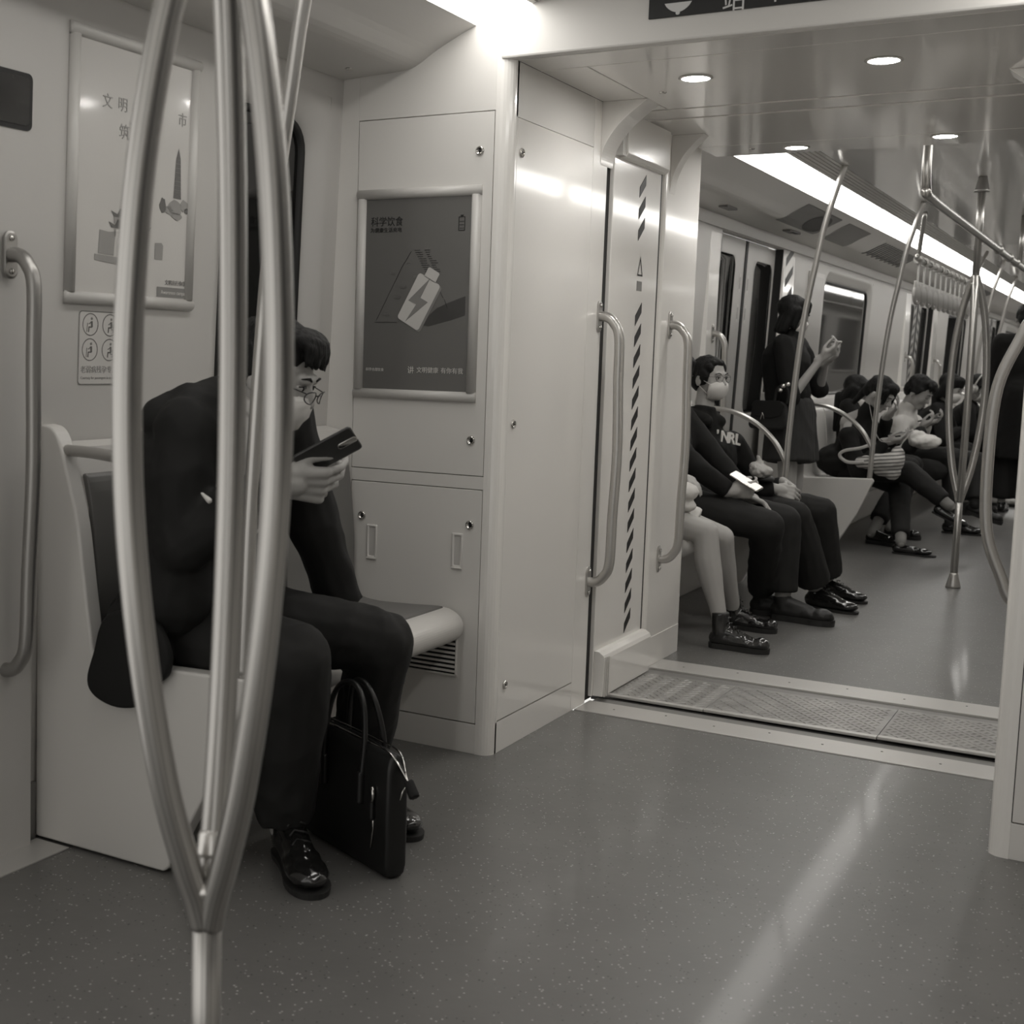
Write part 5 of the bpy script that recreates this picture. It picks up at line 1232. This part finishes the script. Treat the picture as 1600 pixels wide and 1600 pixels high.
# woman with the striped bag
J = dict(pelvis=(-1.78, 9.12, .52), chest=(-1.76, 9.10, .80), neck=(-1.658, 9.050, 0.860), head=(-1.563, 9.000, 1.002), face=(.90, -.25, -.62),
         sh=[(-1.733, 8.920, 0.726), (-1.641, 9.220, 0.741)], wr=[(-1.495, 8.900, 0.699), (-1.541, 9.160, 0.845)], el=[(-1.644, 8.840, 0.495), (-1.606, 9.300, 0.598)], pole=[(0, -1, -1), (0, 1, -1)],
         hip=[(-1.74, 9.04, .51), (-1.74, 9.20, .51)], kn=[(-1.362, 9.020, 0.502), (-1.437, 9.160, 0.404)], an=[(-1.209, 8.980, 0.302), (-1.388, 9.000, 0.035)])
r_, _, _ = figure('person', 'woman in black with earphones and tied hair, legs crossed, reading beside the striped bag', J,
    dict(m=M['hood'], name='coat', k=1.0, sleeve=.97, neckup=.55, extra=[('e', (-1.80, 9.10, .55), (.17, .19, .12))]), dict(m=M['trouser'], r=(.095, .078, .058), len=.94),
    [dict(heel=(-1.203, 8.960, 0.263), d=(.80, -.05, -.35), kind='loafer', s=.95, laces=False), dict(heel=(-1.397, 8.788, 0.000), d=(.98, -.10, 0), kind='loafer', s=.98, laces=False)], 'fringe', s=.94, vox=.0062,
    hands=[(((.95, .1, .15), (-.2, .3, .9)), dict(curl=(.5, .6, .7, .7), thumb=(.6, .4), side=1)), (((.6, -.1, .7), (-.6, -.2, .5)), dict(curl=(.4, .5, .6, .7), side=-1))], seed=15, mask=False, closed=True, sock='sock_grey')
tube('earphone_cable', catmull([(-1.619, 8.940, 0.939), (-1.568, 8.860, 0.799), (-1.520, 8.840, 0.708), (-1.457, 8.860, 0.702)], 6), .0018, M['strap'], r_, 5)
done(r_)
small_phone('phone flat in the hands of the woman with the striped bag', (-1.417, 8.950, 0.750), (0, .9, .1), (.95, 0, .18), (.1, 0, -1), False, M['strap'])
tb = thing('tote_bag', 'pale tote bag with fine dark stripes and a looped strap on crossed legs', 'bag', (-1.497, 8.860, 0.598))
M['stripe'] = mat('striped_canvas', .45, .8)
nt = M['stripe'].node_tree; p_ = nt.nodes['Principled BSDF']; wv = nt.nodes.new('ShaderNodeTexWave'); wv.bands_direction = 'Z'; wv.inputs['Scale'].default_value = 14; wv.inputs['Distortion'].default_value = .6
tc_ = nt.nodes.new('ShaderNodeTexCoord'); mp_ = nt.nodes.new('ShaderNodeMapping'); mp_.inputs['Rotation'].default_value = (0, .12, 0); nt.links.new(tc_.outputs['Object'], mp_.inputs[0]); nt.links.new(mp_.outputs[0], wv.inputs[0])
cr_ = nt.nodes.new('ShaderNodeValToRGB'); cr_.color_ramp.elements[0].color = tint(.14); cr_.color_ramp.elements[0].position = .25; cr_.color_ramp.elements[1].color = tint(.55); cr_.color_ramp.elements[1].position = .5
nt.links.new(wv.outputs[0], cr_.inputs[0]); nt.links.new(cr_.outputs[0], p_.inputs['Base Color'])
fuse('bag_body', [('c', (-1.621, 8.800, 0.565), (-1.431, 8.820, 0.576), .035, .068), ('c', (-1.505, 8.820, 0.518), (-1.427, 8.820, 0.511), .04, .05), ('e', (-1.409, 8.840, 0.604), (.045, .05, .075)), ('c', (-1.453, 8.820, 0.493), (-1.436, 8.820, 0.477), .02, .014)], .008, M['stripe'], tb, 3, fold=(.006, 12, (1, 1, 1)))
for o_ in (0, .03): tube('strap', catmull([(-1.594, 8.760, 0.569), (-1.688, 8.740, 0.564), (-1.741, 8.740, 0.602), (-1.712, 8.740, 0.636), (-1.617, 8.750, 0.658), (-1.536, 8.780, 0.694)], 5), .010, M['strap'], tb, 8, flat=.35) if o_ == 0 else None
finish_thing(tb)
# long-haired passenger behind her
J = dict(pelvis=(-1.86, 9.72, .52), chest=(-1.88, 9.70, .80), neck=(-1.86, 9.68, .93), head=(-1.840, 9.660, 0.997), face=(1, -.1, -.55),
         sh=SH((-1.86, 9.68, .95), AX, .16), wr=[(-1.55, 9.60, .66), (-1.55, 9.76, .66)], pole=[(0, -1, -1), (0, 1, -1)],
         hip=[(-1.82, 9.64, .51), (-1.82, 9.80, .51)], kn=[(-1.45, 9.62, .50), (-1.45, 9.80, .50)], an=[(-1.621, 9.420, 0.099), (-1.571, 9.600, 0.076)])
r_, _, _ = figure('person', 'passenger with long loose dark hair seated just behind the woman with the striped bag', J, dict(m=M['hood'], name='coat', sleeve=1), dict(m=M['denim'], len=.85),
    [dict(heel=(-1.629, 9.184, 0.000), d=(.9, -.3, 0), kind='sneaker', s=.95, laces=False), dict(heel=(-1.592, 9.624, 0.000), d=(.9, -.2, 0), kind='sneaker', s=.95, laces=False)], 'long', s=.94, vox=.009, seed=16, sock='sock_grey')
done(r_)
# man in pale jacket with phone
J = dict(pelvis=(-1.80, 10.35, .52), chest=(-1.72, 10.35, .78), neck=(-1.607, 10.300, 0.867), head=(-1.516, 10.250, 1.002), face=(.95, -.20, -.60),
         sh=[(-1.603, 10.120, 0.769), (-1.571, 10.480, 0.769)], wr=[(-1.470, 10.050, 0.750), (-1.459, 10.320, 0.770)], el=[(-1.569, 10.050, 0.543), (-1.544, 10.500, 0.578)], pole=[(0, -1, -1), (0, 1, -1)],
         hip=[(-1.75, 10.26, .52), (-1.75, 10.44, .52)], kn=[(-1.247, 10.200, 0.540), (-1.104, 10.450, 0.503)], an=[(-1.238, 10.100, 0.088), (-1.129, 10.300, 0.195)])
M['pale_jacket'] = mat('pale_jacket', .52, .7)
r_, _, _ = figure('person', 'man with short dark hair in a pale jacket bending over his phone', J, dict(m=M['pale_jacket'], name='jacket', sleeve=.9, neckup=.5), dict(m=M['trouser'], r=(.09, .075, .06), len=.97),
    [dict(heel=(-1.289, 10.148, 0.000), d=(.95, .0, 0), kind='dress', s=1.0, laces=False), dict(heel=(-1.169, 10.300, 0.145), d=(.9, -.1, -.25), kind='sneaker', s=1.0, m=M['shoe_matt'], laces=False)], 'short', s=1.0, vox=.0075,
    hands=[(((.8, .2, .5), (-.4, .2, .8)), dict(curl=.7, side=1)), (((.85, -.2, .3), (-.3, -.2, .8)), dict(curl=.7, side=-1))], mask=False, closed=True, seed=17, sock='denim')
fuse('trouser_knee', [('e', (-1.419, 10.100, 0.443), (.16, .10, .09))], .012, M['trouser'], r_, 3)
fuse('forearm_sleeve', [('c', (-1.521, 10.000, 0.603), (-1.455, 10.020, 0.720), .055, .045)], .009, M['suit'], r_, 3)
done(r_)
small_phone('dark phone of the man in the pale jacket', (-1.420, 10.150, 0.809), (.1, .9, 0), (.95, 0, .25), (.2, 0, -1), False)
pk = thing('plastic_bag', 'white carrier bag on the lap of the man in the pale jacket', 'bag', (-1.396, 10.000, 0.633))
fuse('bag_body', [('e', (-1.415, 9.980, 0.656), (.11, .10, .05)), ('e', (-1.473, 9.980, 0.689), (.06, .07, .05))], .01, M['mask'], pk, 2, fold=(.01, 14, (1, 1, 1))); finish_thing(pk)
# far passengers
def far_sitter(name_label, hx, hz, y, m, hair, seed, phones=False, legs=True, dx=0, cap=None):
    head = V((hx, y, hz)); P0 = V((hx-.30, y+.05, .52))
    J = dict(pelvis=tuple(P0), chest=(hx-.20, y+.04, hz-.28), neck=(hx-.07, y+.02, hz-.13), head=tuple(head), face=(1, -.25, -.40), sh=SH((hx-.07, y+.02, hz-.12), AX, .165),
             wr=[(hx+.10, y-.06, .68), (hx+.10, y+.10, .68)], pole=[(0, -1, -1), (0, 1, -1)], hip=[(P0.x+.05, y-.04, .51), (P0.x+.05, y+.14, .51)],
             kn=[(P0.x+.44, y-.07, .51), (P0.x+.44, y+.17, .51)], an=[(P0.x+.46, y-.07, .1), (P0.x+.48, y+.17, .1)])
    r, R, T = figure('person', name_label, J, dict(m=m, name='coat', sleeve=1), dict(m=M['trouser'], len=.95),
        [dict(heel=(P0.x+.42, y-.07, 0), d=(1, 0, 0), kind='sneaker', s=1, laces=False, m=(M['strap'] if phones else M['shoe_matt'])), dict(heel=(P0.x+.42, y+.17, 0), d=(1, 0, 0), kind='sneaker', s=1, laces=False, m=(M['strap'] if phones else M['shoe_matt']))], hair, s=.97, vox=.012, cvox=.014, seed=seed)
    if phones:
        for k in (-1, 1): ball('ear_cup', T(k*.088, -.005, -.015), (.022, .036, .042), M['strap'], r, 2, R)
        tube('headband', [T(.098*math.cos(a), -.01, .015+.115*math.sin(a)) for a in [PI*k/12 for k in range(13)]], .007, M['strap'], r, 8)
    done(r)
h = V((-1.475, 11.600, 1.019)); far_sitter('far passenger with long black hair, behind the left branch of the far forked pole', h.x, h.z, 11.6, M['hood'], 'long', 21)
h = V((-1.375, 12.600, 1.014)); far_sitter('far passenger with white headphones and a mask, seen between the far pole branches', h.x, h.z, 12.6, M['hood'], 'short', 22, True)
h = V((-1.637, 16.300, 0.930)); far_sitter('farthest seated passenger, a dark head just right of the far forked pole', h.x, h.z, 16.3, M['hood'], 'short', 23)
# standing passenger in black, a dark sliver beside the right-hand cabinet
SX, SY = -.985, 12.0
J = dict(pelvis=(SX, SY, .93), chest=(SX, SY, 1.25), neck=(SX, SY, 1.46), head=(SX, SY, 1.60), face=(0, 1, 0),
         sh=[(SX-.18, SY, 1.41), (SX+.18, SY, 1.41)], wr=[(SX-.24, SY+.02, .85), (SX+.24, SY+.02, .85)], pole=[(-1, 0, 0), (1, 0, 0)],
         hip=[(SX-.09, SY, .9), (SX+.09, SY, .9)], kn=[(SX-.09, SY, .5), (SX+.09, SY, .5)], an=[(SX-.09, SY, .09), (SX+.09, SY, .09)])
r_, _, _ = figure('person', 'standing passenger in a long black coat, a dark sliver beside the right-hand grab rail', J, dict(m=M['hood'], name='coat', sleeve=1, k=1.1, extra=[('c', (SX, SY, .95), (SX, SY, .45), .20, .22, (False, True))]), dict(m=M['trouser'], len=.97, r=(.10, .09, .08)),
    [dict(heel=(SX-.09, SY-.06, 0), d=(0, 1, 0), kind='dress', laces=False), dict(heel=(SX+.09, SY-.06, 0), d=(0, 1, 0), kind='dress', laces=False)], 'short', vox=.012, cvox=.014, face=False, seed=24)
done(r_)
